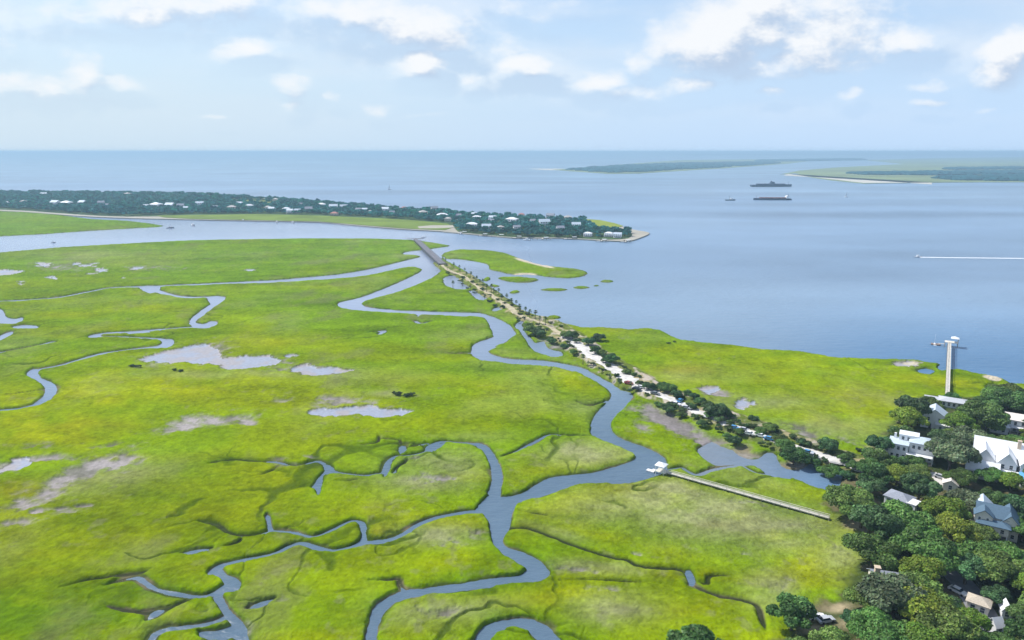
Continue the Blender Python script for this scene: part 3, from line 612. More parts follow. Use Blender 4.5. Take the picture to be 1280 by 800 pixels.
def trunk_mesh(R0, h, seed, thick=.38):
    g = random.Random(seed); b_ = MB()
    pts = [(0, 0, -.5)]; x = y = 0
    for i in range(1, 5): x += g.uniform(-.2, .2); y += g.uniform(-.2, .2); pts.append((x, y, h * i / 4))
    b_.path(pts, [thick * 1.5, thick, thick * .85, thick * .75, thick * .55], 8)
    for k in range(6):
        a = k * 1.05 + g.uniform(-.3, .3); s = pts[2 + k % 3]; e = R0 * g.uniform(.5, .75)
        mid = (s[0] + math.cos(a) * e * .5, s[1] + math.sin(a) * e * .5, s[2] + h * .35)
        end = (s[0] + math.cos(a) * e, s[1] + math.sin(a) * e, s[2] + h * g.uniform(.5, .8))
        b_.path([s, mid, end], [thick * .5, thick * .3, thick * .1], 6)
        b_.path([mid, (mid[0] + math.cos(a + .9) * e * .35, mid[1] + math.sin(a + .9) * e * .35, mid[2] + h * .3)], [thick * .25, thick * .07], 5)
    return b_.mesh('trunk', bark, True)
OAKG = (.118, .212, .044)
oaks = []
specs = [(7.2, 7.5, 26, OAKG), (6.2, 7.2, 22, (.085, .172, .044)), (7.6, 7.0, 30, (.125, .215, .046)), (5.4, 6.6, 18, (.075, .158, .055)), (6.8, 8.4, 24, (.160, .235, .026)), (6.6, 7.4, 24, (.145, .195, .095))]
for i, (r0, hh, nl, cb) in enumerate(specs):
    o = empty('live_oak', (0, 0, 0))
    c = bpy.data.objects.new('crown', crown_mesh('crown', r0, hh, nl, 9500, .36, 40 + i, cb, leaf_m, z0=2.4)); COL.objects.link(c); c.parent = o
    t = bpy.data.objects.new('trunk', trunk_mesh(r0, 3.6, 80 + i)); COL.objects.link(t); t.parent = o
    oaks.append((o, r0, hh + 2))
far_trees = []
for i in range(5):
    o = empty('evergreen_tree', (0, 0, 0))
    c = bpy.data.objects.new('crown', crown_mesh('crown', 5.2, 6.0, 10, 900, .8, 140 + i, (.032, .17, .15), leaf_m, z0=1.8)); COL.objects.link(c); c.parent = o  # blue-green tint puts distance haze into the foliage colour
    t = bpy.data.objects.new('trunk', MB().tube((0, 0, -.5), (0, 0, 4.5), .4, .25, 6).mesh('trunk', bark)); COL.objects.link(t); t.parent = o
    far_trees.append((o, 5.2, 8))
shrubs = []
for i in range(3):
    c = bpy.data.objects.new('shrub', crown_mesh('shrub', 1.9, 2.3, 8, 800, .3, 160 + i, (.06, .11, .03), leaf_m, z0=-.1)); COL.objects.link(c)
    shrubs.append((c, 1.9, 2))
palms = []
for i in range(3):
    g = random.Random(170 + i); o = empty('palmetto', (0, 0, 0)); h = 5.6
    lean = (g.uniform(-.4, .4), g.uniform(-.4, .4))
    MB().path([(0, 0, -.4), (lean[0] * .4, lean[1] * .4, h * .5), (lean[0], lean[1], h)], [.24, .19, .17], 8).build('trunk', bark, o, True)
    V = []; Fq = []; cl = []
    for k in range(44):
        a = g.uniform(0, 6.283); el = g.uniform(-.6, 1.35); Lf = g.uniform(1.2, 1.9)
        dr = Vector((math.cos(a) * math.cos(el), math.sin(a) * math.cos(el), math.sin(el))); sd_ = Vector((-math.sin(a), math.cos(a), 0)); up_ = dr.cross(sd_)
        st = Vector((lean[0], lean[1], h)) + dr * .15
        cc_ = leaf_col(g, (.085, .15, .045), .3)
        tip = st + dr * Lf * .45
        for q_ in range(-4, 5):        # fan of leaflets
            an = q_ * .3; e = tip + (dr * math.cos(an) + sd_ * math.sin(an)) * Lf * .62 - Vector((0, 0, .25 + abs(q_) * .03))
            s1 = tip + sd_ * .06; s0 = tip - sd_ * .06; mid = (tip + e) / 2
            n0 = len(V); V += [tuple(s0), tuple(mid - sd_.lerp(dr, .4) * .13), tuple(e), tuple(mid + sd_ * .13)]; Fq.append((n0, n0 + 1, n0 + 2, n0 + 3)); cl += [cc_] * 4
        n0 = len(V); V += [tuple(st - sd_ * .05), tuple(tip - sd_ * .04), tuple(tip + sd_ * .04), tuple(st + sd_ * .05)]; Fq.append((n0, n0 + 1, n0 + 2, n0 + 3)); cl += [cc_] * 4
    c = bpy.data.objects.new('crown', np_mesh('crown', V, Fq, palm_m, False, np.array(cl))); COL.objects.link(c); c.parent = o
    palms.append((o, 1.9, h + 1))
first_used = set()
def plant(proto, x, y, z, s=1, sz=None, rz=None):
    o = proto[0]
    if o.name in first_used: o = copy_tree(o)
    else: first_used.add(o.name)
    o.location = (x, y, z); o.scale = (s, s, sz or s); o.rotation_euler = (0, 0, rnd.uniform(0, 6.28) if rz is None else rz)
    return o

# ---- causeway plants
TREES = []        # (obj, x, y)
palm_px = [(557, 324), (567, 329), (574, 332), (575, 337), (581, 336), (583, 341), (588, 341), (596, 346), (600, 351), (604, 349), (608, 357), (614, 357), (617, 362), (623, 362), (627, 369), (634, 369), (639, 375),
           (645, 374), (650, 382), (657, 382), (662, 389), (669, 390), (675, 397), (682, 398), (559, 331), (566, 350), (578, 348), (588, 356), (606, 366), (749, 458), (763, 467), (774, 475), (789, 479), (735, 450), (729, 443)]
pl = []
for k, (px, py) in enumerate(palm_px):
    s = rnd.uniform(.75, 1.0) * (.55 if px > 730 else 1); x, y, _ = W(px, py, 2 + 5.6 * s)
    pl.append((px, plant(palms[k % 3], x, y, max(ground_z(x, y), .2) - .1, s)))
pl.sort(key=lambda t: t[0])
for k, (px, o) in enumerate(pl):
    tag(o, f'slender palmetto on the causeway, {ordinal(k + 1)} one counted from the grey bridge end', 'palm tree', 'palmettos along the causeway')
ct = [(800, 478, 5), (846, 491, 7), (888, 517, 7), (900, 523, 6), (913, 528, 5), (951, 537, 7), (1018, 571, 7), (866, 507, 5), (823, 501, 5), (720, 425, 4), (757, 449, 5), (783, 464, 5), (1070, 580, 9), (1060, 590, 8), (667, 408, 10), (674, 411, 8), (690, 421, 6), (707, 417, 7), (715, 417, 8), (749, 417, 7), (743, 420, 5), (736, 425, 7), (745, 436, 7), (752, 439, 6), (764, 446, 9), (706, 428, 5), (717, 438, 5),
      (811, 481, 7), (818, 484, 5), (835, 483, 10), (828, 480, 6), (835, 505, 8), (852, 514, 6), (895, 509, 13), (885, 505, 8), (907, 515, 7), (879, 525, 7), (942, 519, 6), (964, 532, 9), (919, 545, 8), (910, 541, 6),
      (982, 554, 11), (994, 562, 15), (1035, 553, 12), (1039, 580, 13), (1010, 554, 5), (1056, 572, 8), (660, 403, 6), (860, 488, 6), (868, 494, 6), (925, 538, 6), (1024, 578, 5), (876, 500, 7), (972, 548, 6), (950, 541, 5), (1002, 551, 6)]
cto = []
for k, (px, py, rp) in enumerate(ct):
    rw = rp * mpp(py) * 1.12; pr = oaks[[1, 3, 0, 3, 1, 2][k % 6]]; s = rw / pr[1]
    x, y, _ = W(px, py, 2 + pr[2] * s * .55)
    cto.append((px, plant(pr, x, y, max(.2, ground_z(x, y)) - 2.0 * s, s, s * 1.0), rw))
cto.sort(key=lambda t: t[0])
for k, (px, o, rw) in enumerate(cto):
    o.name = 'live_oak'
    tag(o, f'{"broad" if rw > 4 else "small"} dark oak beside the causeway, {ordinal(k + 1)} crown counted from its far end', 'tree', 'oaks along the causeway')
# shrubs
shp = [(165, 455), (172, 456), (218, 460), (226, 461), (493, 489), (498, 491), (508, 492), (514, 491), (760, 458), (780, 459), (794, 467), (800, 471), (785, 464), (725, 440), (712, 432), (741, 455), (754, 462), (770, 470), (783, 478),
       (698, 424), (683, 412), (655, 397), (650, 393), (590, 353), (578, 347), (612, 369), (622, 375), (615, 374), (847, 497), (862, 507), (843, 508), (869, 520), (887, 527), (900, 524), (898, 536), (931, 533), (952, 537), (967, 545),
       (990, 547), (1018, 560), (1030, 574), (868, 511), (560, 340), (563, 343), (640, 382), (631, 379), (603, 362), (596, 356), (914, 521), (836, 427), (843, 425), (1061, 569), (1075, 560), (970, 540), (985, 567), (1014, 572), (953, 553)]
_rg = random.Random(77)
for _ in range(90):
    _i = _rg.randrange(2, len(CW) - 3); _t = _rg.random(); _sd = _rg.choice([-1, 1])
    _x = CW[_i][0] + (CW[_i + 1][0] - CW[_i][0]) * _t; _y = CW[_i][1] + (CW[_i + 1][1] - CW[_i][1]) * _t
    shp.append((_x + _sd * _rg.uniform(5, 16) * (1 if _x > 690 else .55), _y - _sd * _rg.uniform(1.5, 4)))
so = []
for k, (px, py) in enumerate(shp):
    s = rnd.uniform(.6, 1.15) * (1.3 if px < 640 else 1); x, y, _ = W(px, py, 2.5)
    so.append((px, py, plant(shrubs[k % 3], x, y, max(ground_z(x, y), .3), s, s * .8)))
for grp, sel, txt in (('bushes on the open marsh', lambda a: a[0] < 520, 'low dark bush alone on the open marsh'), ('bushes on the causeway', lambda a: a[0] >= 520 and not (835 < a[0] < 844 and a[1] < 430), 'low green bush on the causeway verge'),
                      ('bushes on the bay shore', lambda a: 835 < a[0] < 844 and a[1] < 430, 'low bush on the bay shore point')):
    g_ = sorted([a for a in so if sel(a)], key=lambda a: a[0])
    for k, (px, py, o) in enumerate(g_):
        tag(o, txt + ' beside the track' if len(g_) > 60 else f'{txt}, {ordinal(k + 1)} from the left', 'bush', grp); o.name = 'shrub'

# ================================================================== BUILDINGS
white = mat('white_siding', (.78, .79, .80), .7, .3, noise=.05, nscale=1.5)
cream = mat('cream_siding', (.74, .68, .58), .75, .3, noise=.06, nscale=1.5)
trim = mat('white_trim', (.82, .82, .82), .6, .3)
glass = mat('window_glass', (.03, .045, .06), .12, .6)
wroof = mat('white_metal_roof', (.78, .80, .83), .42, .5, noise=.05, nscale=1)
broof = mat('teal_blue_roof', (.085, .145, .205), .6, .4, noise=.12, nscale=2.5)
groof = mat('grey_shingle_roof', (.27, .29, .34), .8, .2, noise=.15, nscale=3)
lroof = mat('pale_blue_roof', (.50, .58, .66), .6, .3, noise=.08, nscale=2)
troof = mat('tan_shingle_roof', (.48, .42, .34), .8, .2, noise=.15, nscale=3)
brick = mat('tan_brick', (.55, .45, .34), .85, .2, noise=.15, nscale=5)
wood = mat('weathered_wood', (.34, .31, .27), .9, .1, noise=.2, nscale=1.2)
palewood = mat('pale_timber_deck', (.62, .59, .52), .85, .15, noise=.14, nscale=.8)
dark = mat('dark_timber', (.09, .08, .07), .9, .1)
conc = mat('grey_concrete', (.17, .17, .19), .9, .2, noise=.2, nscale=.4)

def window(parent, x, y, z, w, h, ang):
    """ang: outward direction in the house's own frame; frame with a pane set into it"""
    f = MB(); t = .09
    for c, d in (((0, 0, h / 2), (w + 2 * t, .1, t)), ((0, 0, -h / 2), (w + 2 * t, .14, t)), ((-w / 2 - t / 2, 0, 0), (t, .1, h - t)), ((w / 2 + t / 2, 0, 0), (t, .1, h - t)), ((0, 0, 0), (w, .06, .05))): f.box(c, d)
    o = f.build('window', trim, parent); o.location = (x, y, z); o.rotation_euler = (0, 0, ang)
    MB().box((0, .012, 0), (w, .03, h - t)).build('pane', glass, o)
def gable(b_, x, y, w, d, z, h, oh, axis='x', th=.18):
    """roof sheets; ridge along axis"""
    if axis == 'x':
        L_, S_ = w / 2 + oh, d / 2 + oh; ez = z - oh * h / (d / 2)
        prof = [(-S_, ez), (0, z + h), (S_, ez), (S_, ez + th), (0, z + h + th * 1.2), (-S_, ez + th)]
        f = lambda a, s, zz: (x + a * L_, y + s, zz)
    else:
        L_, S_ = d / 2 + oh, w / 2 + oh; ez = z - oh * h / (w / 2)
        prof = [(-S_, ez), (0, z + h), (S_, ez), (S_, ez + th), (0, z + h + th * 1.2), (-S_, ez + th)]
        f = lambda a, s, zz: (x + s, y - a * L_, zz)
    i = len(b_.v)
    for a in (-1, 1): b_.v += [f(a, s, zz) for s, zz in prof]
    for k in range(6): b_.f.append((i + k, i + (k + 1) % 6, i + 6 + (k + 1) % 6, i + 6 + k))
    b_.f += [(i, i + 5, i + 4, i + 1), (i + 1, i + 4, i + 3, i + 2), (i + 6, i + 7, i + 10, i + 11), (i + 7, i + 8, i + 9, i + 10)]
def hip(b_, x, y, w, d, z, h, oh, th=.18):
    W_, D_ = w / 2 + oh, d / 2 + oh; r = max(W_ - D_, 0); r2 = max(D_ - W_, 0)
    i = len(b_.v)
    b_.v += [(x - W_, y - D_, z), (x + W_, y - D_, z), (x + W_, y + D_, z), (x - W_, y + D_, z), (x - W_, y - D_, z + th), (x + W_, y - D_, z + th), (x + W_, y + D_, z + th), (x - W_, y + D_, z + th)]
    b_.v += [(x - r - .01, y - r2 - .01, z + h), (x + r + .01, y + r2 + .01, z + h)]
    A, B = i + 8, i + 9
    b_.f += [(i, i + 3, i + 2, i + 1), (i, i + 1, i + 5, i + 4), (i + 1, i + 2, i + 6, i + 5), (i + 2, i + 3, i + 7, i + 6), (i + 3, i, i + 4, i + 7)]
    if w >= d: b_.f += [(i + 4, i + 5, B, A), (i + 5, i + 6, B), (i + 6, i + 7, A, B), (i + 7, i + 4, A)]
    else: b_.f += [(i + 4, i + 5, A), (i + 5, i + 6, B, A), (i + 6, i + 7, B), (i + 7, i + 4, A, B)]
def block(root, x, y, w, d, z0, h, roof, rh, wm_, rm, oh=.45, axis='x', floors=1, nw=(3, 2, 0, 2), ww=.95, wh=1.5):
    """walls with gable ends, a roof and windows on front(-y), right(+x), back, left(-x)"""
    b_ = MB(); b_.box((x, y, z0 + h / 2), (w, d, h))
    zt = z0 + h
    if roof == 'gable':
        if axis == 'x':
            for s in (-1, 1):
                xx = x + s * (w / 2); b_.poly([(xx, y - d / 2, zt), (xx, y + d / 2, zt), (xx, y, zt + rh)] if s > 0 else [(xx, y + d / 2, zt), (xx, y - d / 2, zt), (xx, y, zt + rh)])
        else:
            for s in (-1, 1):
                yy = y + s * (d / 2); b_.poly([(x - w / 2, yy, zt), (x + w / 2, yy, zt), (x, yy, zt + rh)] if s < 0 else [(x + w / 2, yy, zt), (x - w / 2, yy, zt), (x, yy, zt + rh)])
    b_.build('wall', wm_, root)
    r_ = MB()
    if roof == 'gable': gable(r_, x, y, w, d, zt + .02, rh, oh, axis)
    elif roof == 'hip': hip(r_, x, y, w, d, zt + .02, rh, oh)
    else:
        r_.box((x, y, zt + .12), (w + 2 * oh, d + 2 * oh, .2))
    ro = r_.build('roof', rm, root)
    fh = h / floors
    for fl in range(floors):
        zz = z0 + fl * fh + fh * .55
        for side, n_ in enumerate(nw):
            for k in range(n_):
                t = (k + .5) / n_ - .5
                if side == 0: window(root, x + t * w * .9, y - d / 2 - .035, zz, ww, wh, 0)
                elif side == 1: window(root, x + w / 2 + .035, y + t * d * .9, zz, ww, wh, math.pi / 2)
                elif side == 2: window(root, x + t * w * .9, y + d / 2 + .035, zz, ww, wh, math.pi)
                else: window(root, x - w / 2 - .035, y + t * d * .9, zz, ww, wh, -math.pi / 2)
    return ro
def porch(root, x, y, w, d, z, rm, n_=4, rail=True):
    b_ = MB(); b_.box((x, y, z), (w, d, .2)); b_.build('porch_roof', rm, root)
    for k in range(n_):
        MB().box((x + (k / (n_ - 1) - .5) * (w - .3), y - d / 2 + .15, z / 2 - .05), (.2, .2, z - .1)).build('porch_post', trim, root)
    MB().box((x, y, .35), (w, d, .5)).build('porch_floor', wood, root)
def door(root, x, y, z, ang):
    o = MB().box((0, 0, 0), (1.0, .08, 2.1)).build('door', dark, root); o.location = (x, y, z); o.rotation_euler = (0, 0, ang)
HZ = 2.3
LM = []   # landmarks for labels: (name, x, y)
KEEP = []  # rectangles that stay clear: x0,y0,x1,y1, distance
def house(px, py, label, nick, rect, yaw=-32, name='house'):
    x, y, _ = W(px, py, HZ); r = empty(name, (x, y, HZ), R(yaw)); tag(r, label, 'house')
    LM.append((nick, x, y)); KEEP.append((*rect, math.hypot(x, y), x, y)); return r

# A white stepped house
r = house(1136, 572, 'white two-storey house with stepped flat roofs and a bright front wall beside the marsh', 'the white stepped-roof house', (1110, 536, 1164, 574))
block(r, -4.2, -.5, 7, 8, 0, 6.6, 'flat', 0, white, lroof, .25, floors=2, nw=(3, 2, 0, 2))
block(r, 4.2, 1.5, 9, 8, 0, 7.8, 'hip', 1.6, white, lroof, .5, floors=2, nw=(4, 2, 0, 0))
block(r, -1, 3.5, 7, 5, 0, 9.2, 'flat', 0, white, wroof, .2, floors=3, nw=(3, 1, 0, 2))
porch(r, 3.6, -4.2, 9.5, 3.0, 3.4, wroof, 5)
block(r, -9.2, -1, 3.2, 5, 0, 2.8, 'hip', 1.2, white, groof, .4, nw=(1, 0, 0, 1))
MB().box((-6.0, 2.8, 7.8), (.9, .9, 2.2)).build('chimney', trim, r)
# B
r = house(1166, 532, 'small white house with a pale blue gable roof among dark oaks near the long pier', 'the small pale-gabled house', (1151, 513, 1181, 536))
block(r, 0, 0, 9, 8, 0, 5.4, 'gable', 3.0, white, lroof, .5, 'y', 2, (2, 2, 0, 2))
block(r, 5, -4.5, 8, 4, 0, 2.8, 'flat', 0, white, wroof, .3, 'x', 1, (3, 1, 0, 0))
door(r, -1.2, -4.06, 1.1, 0)
# C
r = house(1262, 538, 'long low white house with a flat pale roof at the right edge', 'the long flat-roofed house', (1242, 512, 1284, 538))
block(r, 0, 2, 17, 9, 0, 5.4, 'flat', 0, white, mat('pinkish_flat_roof', (.72, .66, .62), .8, .2, noise=.08), .6, floors=2, nw=(6, 2, 0, 2))
block(r, -4, -4.5, 6, 4, 0, 3, 'hip', 1, white, wroof, .4, nw=(2, 0, 0, 1))
porch(r, 3.6, -3.9, 8, 2.6, 3.0, wroof, 4)
# D pier house
r = house(1192, 508, 'wide pale grey roofed building at the landward end of the long pier', 'the grey-roofed pier house', (1178, 497, 1200, 503))
block(r, 0, 0, 11, 6, 0, 2.8, 'hip', 1.3, white, mat('pale_grey_roof', (.46, .48, .52), .75, .2, noise=.08), .8, nw=(5, 2, 0, 2))
block(r, -9.0, -1.5, 5.0, 5, 0, 2.8, 'flat', 0, white, mat('pale_grey_roof'), .4, nw=(2, 0, 0, 1))
# E big white gables
r = house(1250, 590, 'large bright white house with many steep white metal gables', 'the big white gabled house', (1214, 551, 1284, 591))
block(r, 0, 5.5, 17, 8, 0, 6, 'gable', 4.2, white, wroof, .5, 'x', 2, (5, 2, 0, 2))
block(r, -5.5, 0, 6, 9, 0, 5.6, 'gable', 3.6, white, wroof, .4, 'y', 2, (2, 2, 0, 3))
block(r, 1.2, -1.0, 5.5, 8, 0, 5.6, 'gable', 3.6, white, wroof, .4, 'y', 2, (2, 0, 0, 0))
block(r, 8.2, 0, 6.4, 11, 0, 6.2, 'gable', 4.0, white, wroof, .4, 'y', 2, (2, 3, 0, 2))
block(r, -6.0, -7.5, 9.5, 6, 0, 3.2, 'gable', 2.6, white, wroof, .4, 'x', 1, (4, 1, 0, 2))
porch(r, 3.2, -7.0, 8.4, 3.2, 3.2, wroof, 5)
block(r, 8.5, -8.0, 6.5, 5.5, 0, 3.2, 'hip', 1.8, white, mat('blue_panel_roof', (.10, .33, .62), .5, .4, noise=.05), .5, 'x', 1, (2, 1, 0, 0))
for cx, cy, cz in ((-9.0, -5.3, 6.8), (4.6, 4.2, 11.2)):
    MB().box((cx, cy, cz - 1.6), (1.1, 1.1, 3.6)).box((cx, cy, cz + .3), (1.35, 1.35, .25)).build('chimney', brick, r)
# F blue roof
r = house(1236, 667, 'tall cream house with teal blue cross-gabled roofs and a columned ground floor', 'the blue-roofed cream house', (1208, 606, 1268, 662))
block(r, 0, 2.5, 9, 8, 0, 7.4, 'gable', 2.8, cream, broof, .5, 'x', 2, (0, 2, 0, 2))
block(r, -2.6, -1.8, 5.2, 4.4, 5.5, 2.6, 'gable', 2.0, cream, broof, .4, 'y', 1, (2, 0, 0, 1), .7, 1.1)
block(r, 5.2, 3.0, 5.5, 10, 0, 6.2, 'gable', 3.0, cream, broof, .45, 'y', 2, (2, 3, 0, 0))
block(r, .3, -3.4, 9.2, 4.2, 2.7, 3.0, 'hip', 1.3, cream, broof, .55, 'x', 1, (3, 1, 0, 1), 1.0, 1.5)
for k in range(5): MB().box((-4 + k * 2.15, -5.2, 1.35), (.3, .3, 2.7)).build('column', trim, r)
MB().box((.3, -3.0, 1.3), (8.6, 2.8, 2.6)).build('ground_floor', dark, r)
MB().box((.3, -6.6, .3), (5.5, 2.6, .6)).box((.3, -8.2, .12), (3, 1.2, .3)).build('front_steps', conc, r)
block(r, -2.5, 9.6, 6.0, 6.0, 0, 6.2, 'gable', 2.6, cream, lroof, .5, 'y', 2, (2, 1, 0, 2))
# G
r = house(1122, 640, 'small white house with a grey roof half hidden in trees near the boardwalk', 'the small grey-roofed white house', (1106, 609, 1144, 626), yaw=-50)
block(r, 0, 0, 7, 5.6, 0, 5.4, 'hip', 1.7, white, groof, .4, 'x', 2, (3, 2, 0, 2))
block(r, 4.4, -1.0, 2.6, 3.8, 0, 5.6, 'flat', 0, white, trim, .2, 'x', 2, (1, 1, 0, 0))
# H sheds
r = house(1187, 611, 'small cream-roofed garage beside the pale driveway behind the oaks', 'the cream-roofed garage', (1174, 595, 1194, 609), name='garage')
block(r, 0, 0, 4.2, 4, 0, 2.5, 'gable', 1.3, cream, mat('cream_roof', (.66, .62, .56), .7, .2, noise=.1), .35, 'y', 1, (1, 1, 0, 1))
# L
r = house(1100, 738, 'grey-roofed house with a tall tan chimney sunk in the trees', 'the house with the tan chimney', (1088, 720, 1097, 728), yaw=-15)
block(r, 1.5, 2, 7, 6, 0, 2.8, 'gable', 1.8, cream, groof, .5, 'x', 1, (3, 1, 0, 1))
MB().box((-1.6, -1.0, 3.6), (1.2, 1.2, 7.2)).box((-1.6, -1.0, 7.3), (1.5, 1.5, .25)).build('chimney', brick, r)
# M
r = house(1222, 762, 'low tan-roofed house just below the end of the village road', 'the tan-roofed house', (1214, 747, 1230, 757), yaw=-40)
block(r, 0, 0, 4.6, 3.8, 0, 2.5, 'hip', 1.2, cream, troof, .4, 'x', 1, (2, 1, 0, 1))
r = house(1256, 770, 'small shed with a bright white gable end near the right edge', 'the white gabled shed', (1252, 756, 1260, 763), yaw=-20, name='shed')
block(r, 0, 0, 2.1, 2.4, 0, 2.4, 'gable', 1.6, white, wroof, .3, 'y', 1, (1, 0, 0, 0))
r = house(1243, 790, 'white cottage roof peeping through the foliage at the lower right', 'the white roofed cottage', (1239, 774, 1248, 782), yaw=10, name='shed')
block(r, 0, 0, 2.2, 2.6, 0, 2.4, 'gable', 1.6, white, wroof, .3, 'x', 1, (1, 1, 0, 0))

for _o in COL.objects:
    if _o.parent is None and _o.get('category') == 'house':
        _k = .86 if 'teal' in _o['label'] else (.9 if 'stepped' in _o['label'] else 1)
        _o.scale = (_k, _k, _k)

# ================================================================== PIERS
def pier(name, p0, p1, z, w, m, label, step=6, wz=True, rail=1.05, postz=-1.4, post_r=.16, lip=None):
    a = Vector(W(p0[0], p0[1], z)); b_ = Vector(W(p1[0], p1[1], z)); d = b_ - a; Ln = d.length; an = math.atan2(d.y, d.x)
    r = empty(name, (a.x, a.y, 0), an); tag(r, label, 'pier')
    dk = MB(); dk.box((Ln / 2, 0, z - .12), (Ln, w, .2))
    k = 0
    while k < Ln: dk.box((min(k + .75, Ln - .7), 0, z - .01), (1.42, w + .1, .05)); k += 1.5
    dk.build('deck', m, r)
    MB().box((Ln / 2, w / 2 - .35, z - .36), (Ln, .15, .26)).box((Ln / 2, -w / 2 + .35, z - .36), (Ln, .15, .26)).build('beam', wood, r)
    n_ = int(Ln / step)
    for s in (-1, 1):
        if rail:
            rl = MB(); rl.box((Ln / 2, s * (w / 2 - .05), z + rail), (Ln, .16, .07)); rl.box((Ln / 2, s * (w / 2 - .05), z + rail * .5), (Ln, .05, .09))
            for q_ in range(int(Ln / 3) + 1): rl.box((q_ * 3 + .1, s * (w / 2 - .05), z + rail / 2), (.1, .1, rail - .04))
            rl.build('railing', m, r)
    for q_ in range(min(n_, 48) + 1):
        x = q_ * Ln / min(n_, 48)
        for s in (-1, 1): MB().tube((x, s * (w / 2 + .02), postz), (x, s * (w / 2 + .02), z - .25), post_r, post_r, 7).build('post', wood, r)
    return r, Ln
r, Ln = pier('long_pier', (1184, 500), (1187, 428), 3.0, 1.5, palewood, 'long straight pale timber pier running out over the marsh into the bay', 5)
LM.append(('the long pier', r.location.x, r.location.y))
dk = MB(); dk.box((Ln + 2, -1, 2.88), (5, 7, .25)); dk.build('head_platform', palewood, r)
for x_, y_ in ((Ln - .3, -4.3), (Ln + 4.3, -4.3), (Ln - .3, 2.3), (Ln + 4.3, 2.3)): MB().tube((x_, y_, -1.4), (x_, y_, 5.4 if y_ < 0 else 2.7), .17, .17, 7).build('post', wood, r)
ro = MB(); hip(ro, Ln + 2, -2.6, 4.2, 3.6, 5.4, 1.2, .3); ro.build('pavilion_roof', wroof, r)
o = MB().box((Ln + 2.0, 7.0, .35), (3.6, 5, .5)).build('floating_dock', mat('brown_timber', (.26, .20, .17), .9, .1, noise=.15), r)
MB().box((Ln + .5, 4.0, 1.5), (1.0, 3.4, .12)).build('gangway', palewood, r)
r2, L2 = pier('boardwalk', (1037, 647), (834, 590), 1.9, 1.25, palewood, 'narrow pale boardwalk crossing the green marsh from the trees to the creek', 4, rail=.8, post_r=.09)
LM.append(('the boardwalk', r2.location.x, r2.location.y))
MB().box((L2 + 2.0, 0, 1.8), (3.8, 3.4, .22)).build('head_platform', palewood, r2)
ro = MB(); hip(ro, L2 + 2.2, .4, 3.2, 3.2, 4.2, 1.0, .3); ro.build('pavilion_roof', wroof, r2)
for sx in (-1, 1):
    for sy in (-1, 1): MB().tube((L2 + 2.2 + sx * 1.5, .4 + sy * 1.5, -1.4), (L2 + 2.2 + sx * 1.5, .4 + sy * 1.5, 4.2), .1, .1, 6).build('post', trim, r2)
MB().box((L2 + 6.6, -.5, .3), (3.0, 1.6, .4)).build('floating_dock', trim, r2)
MB().box((L2 + 4.9, -.3, 1.25), (1.8, .9, .1)).build('gangway', trim, r2)
# old bridge
r3, L3 = pier('old_bridge', (552.5, 329.5), (521, 300), 3.4, 7.5, conc, 'dark grey stub of an old road bridge over the creek mouth', 9, rail=1.1, post_r=.4)
LM.append(('the old bridge', r3.location.x, r3.location.y))
MB().box((L3 + 8, 0, 3.2), (16, 4, .4)).build('fishing_deck', conc, r3)
MB().box((L3 + 16, 0, 3.2), (4, 22, .4)).build('end_deck', conc, r3)
for k in range(4):
    for s in (-1, 1): MB().tube((L3 + 2 + k * 4.5, s * 1.8, -1.4), (L3 + 2 + k * 4.5, s * 1.8, 3), .25, .25, 6).build('post', conc, r3)

# ================================================================== BOATS, CARS, SHIPS
def hull(b_, L_, Bm, h, z0=-.3, n=10):
    sec = []
    for i in range(n + 1):
        t = i / n; x = (t - .5) * L_; wd = Bm / 2 * (1 if t < .55 else max(.02, 1 - ((t - .55) / .45) ** 2)); k = h * (1 + .25 * t * t)
        sec.append([(x, -wd, z0 + k), (x, -wd * .8, z0 + k * .35), (x, 0, z0), (x, wd * .8, z0 + k * .35), (x, wd, z0 + k)])
    i0 = len(b_.v)
    for s in sec: b_.v += s
    for i in range(n):
        for k in range(4): a = i0 + i * 5 + k; b_.f.append((a, a + 1, a + 6, a + 5))
        a = i0 + i * 5; b_.f.append((a, a + 5, a + 9, a + 4))
    b_.f.append(tuple(i0 + k for k in (4, 3, 2, 1, 0)))
def motorboat(px, py, L_, yaw, label, cat='boat', mm=None, group=None):
    x, y, _ = W(px, py); r = empty('motorboat', (x, y, 0), R(yaw)); tag(r, label, cat, group)
    b_ = MB(); hull(b_, L_, L_ * .32, L_ * .14); b_.build('hull', mm or trim, r)
    c = MB(); c.box((-L_ * .02, 0, L_ * .16), (L_ * .28, L_ * .2, L_ * .14)); c.build('console', trim, r)
    c = MB(); c.box((-L_ * .04, 0, L_ * .30), (L_ * .34, L_ * .26, L_ * .02))
    for sx in (-1, 1):
        for sy in (-1, 1): c.tube((-L_ * .04 + sx * L_ * .15, sy * L_ * .11, L_ * .1), (-L_ * .04 + sx * L_ * .15, sy * L_ * .11, L_ * .3), .03, .03, 5)
    c.build('canopy', trim, r)
    MB().box((-L_ * .52, 0, L_ * .1), (L_ * .06, L_ * .08, L_ * .14)).build('outboard_motor', dark, r)
    return r
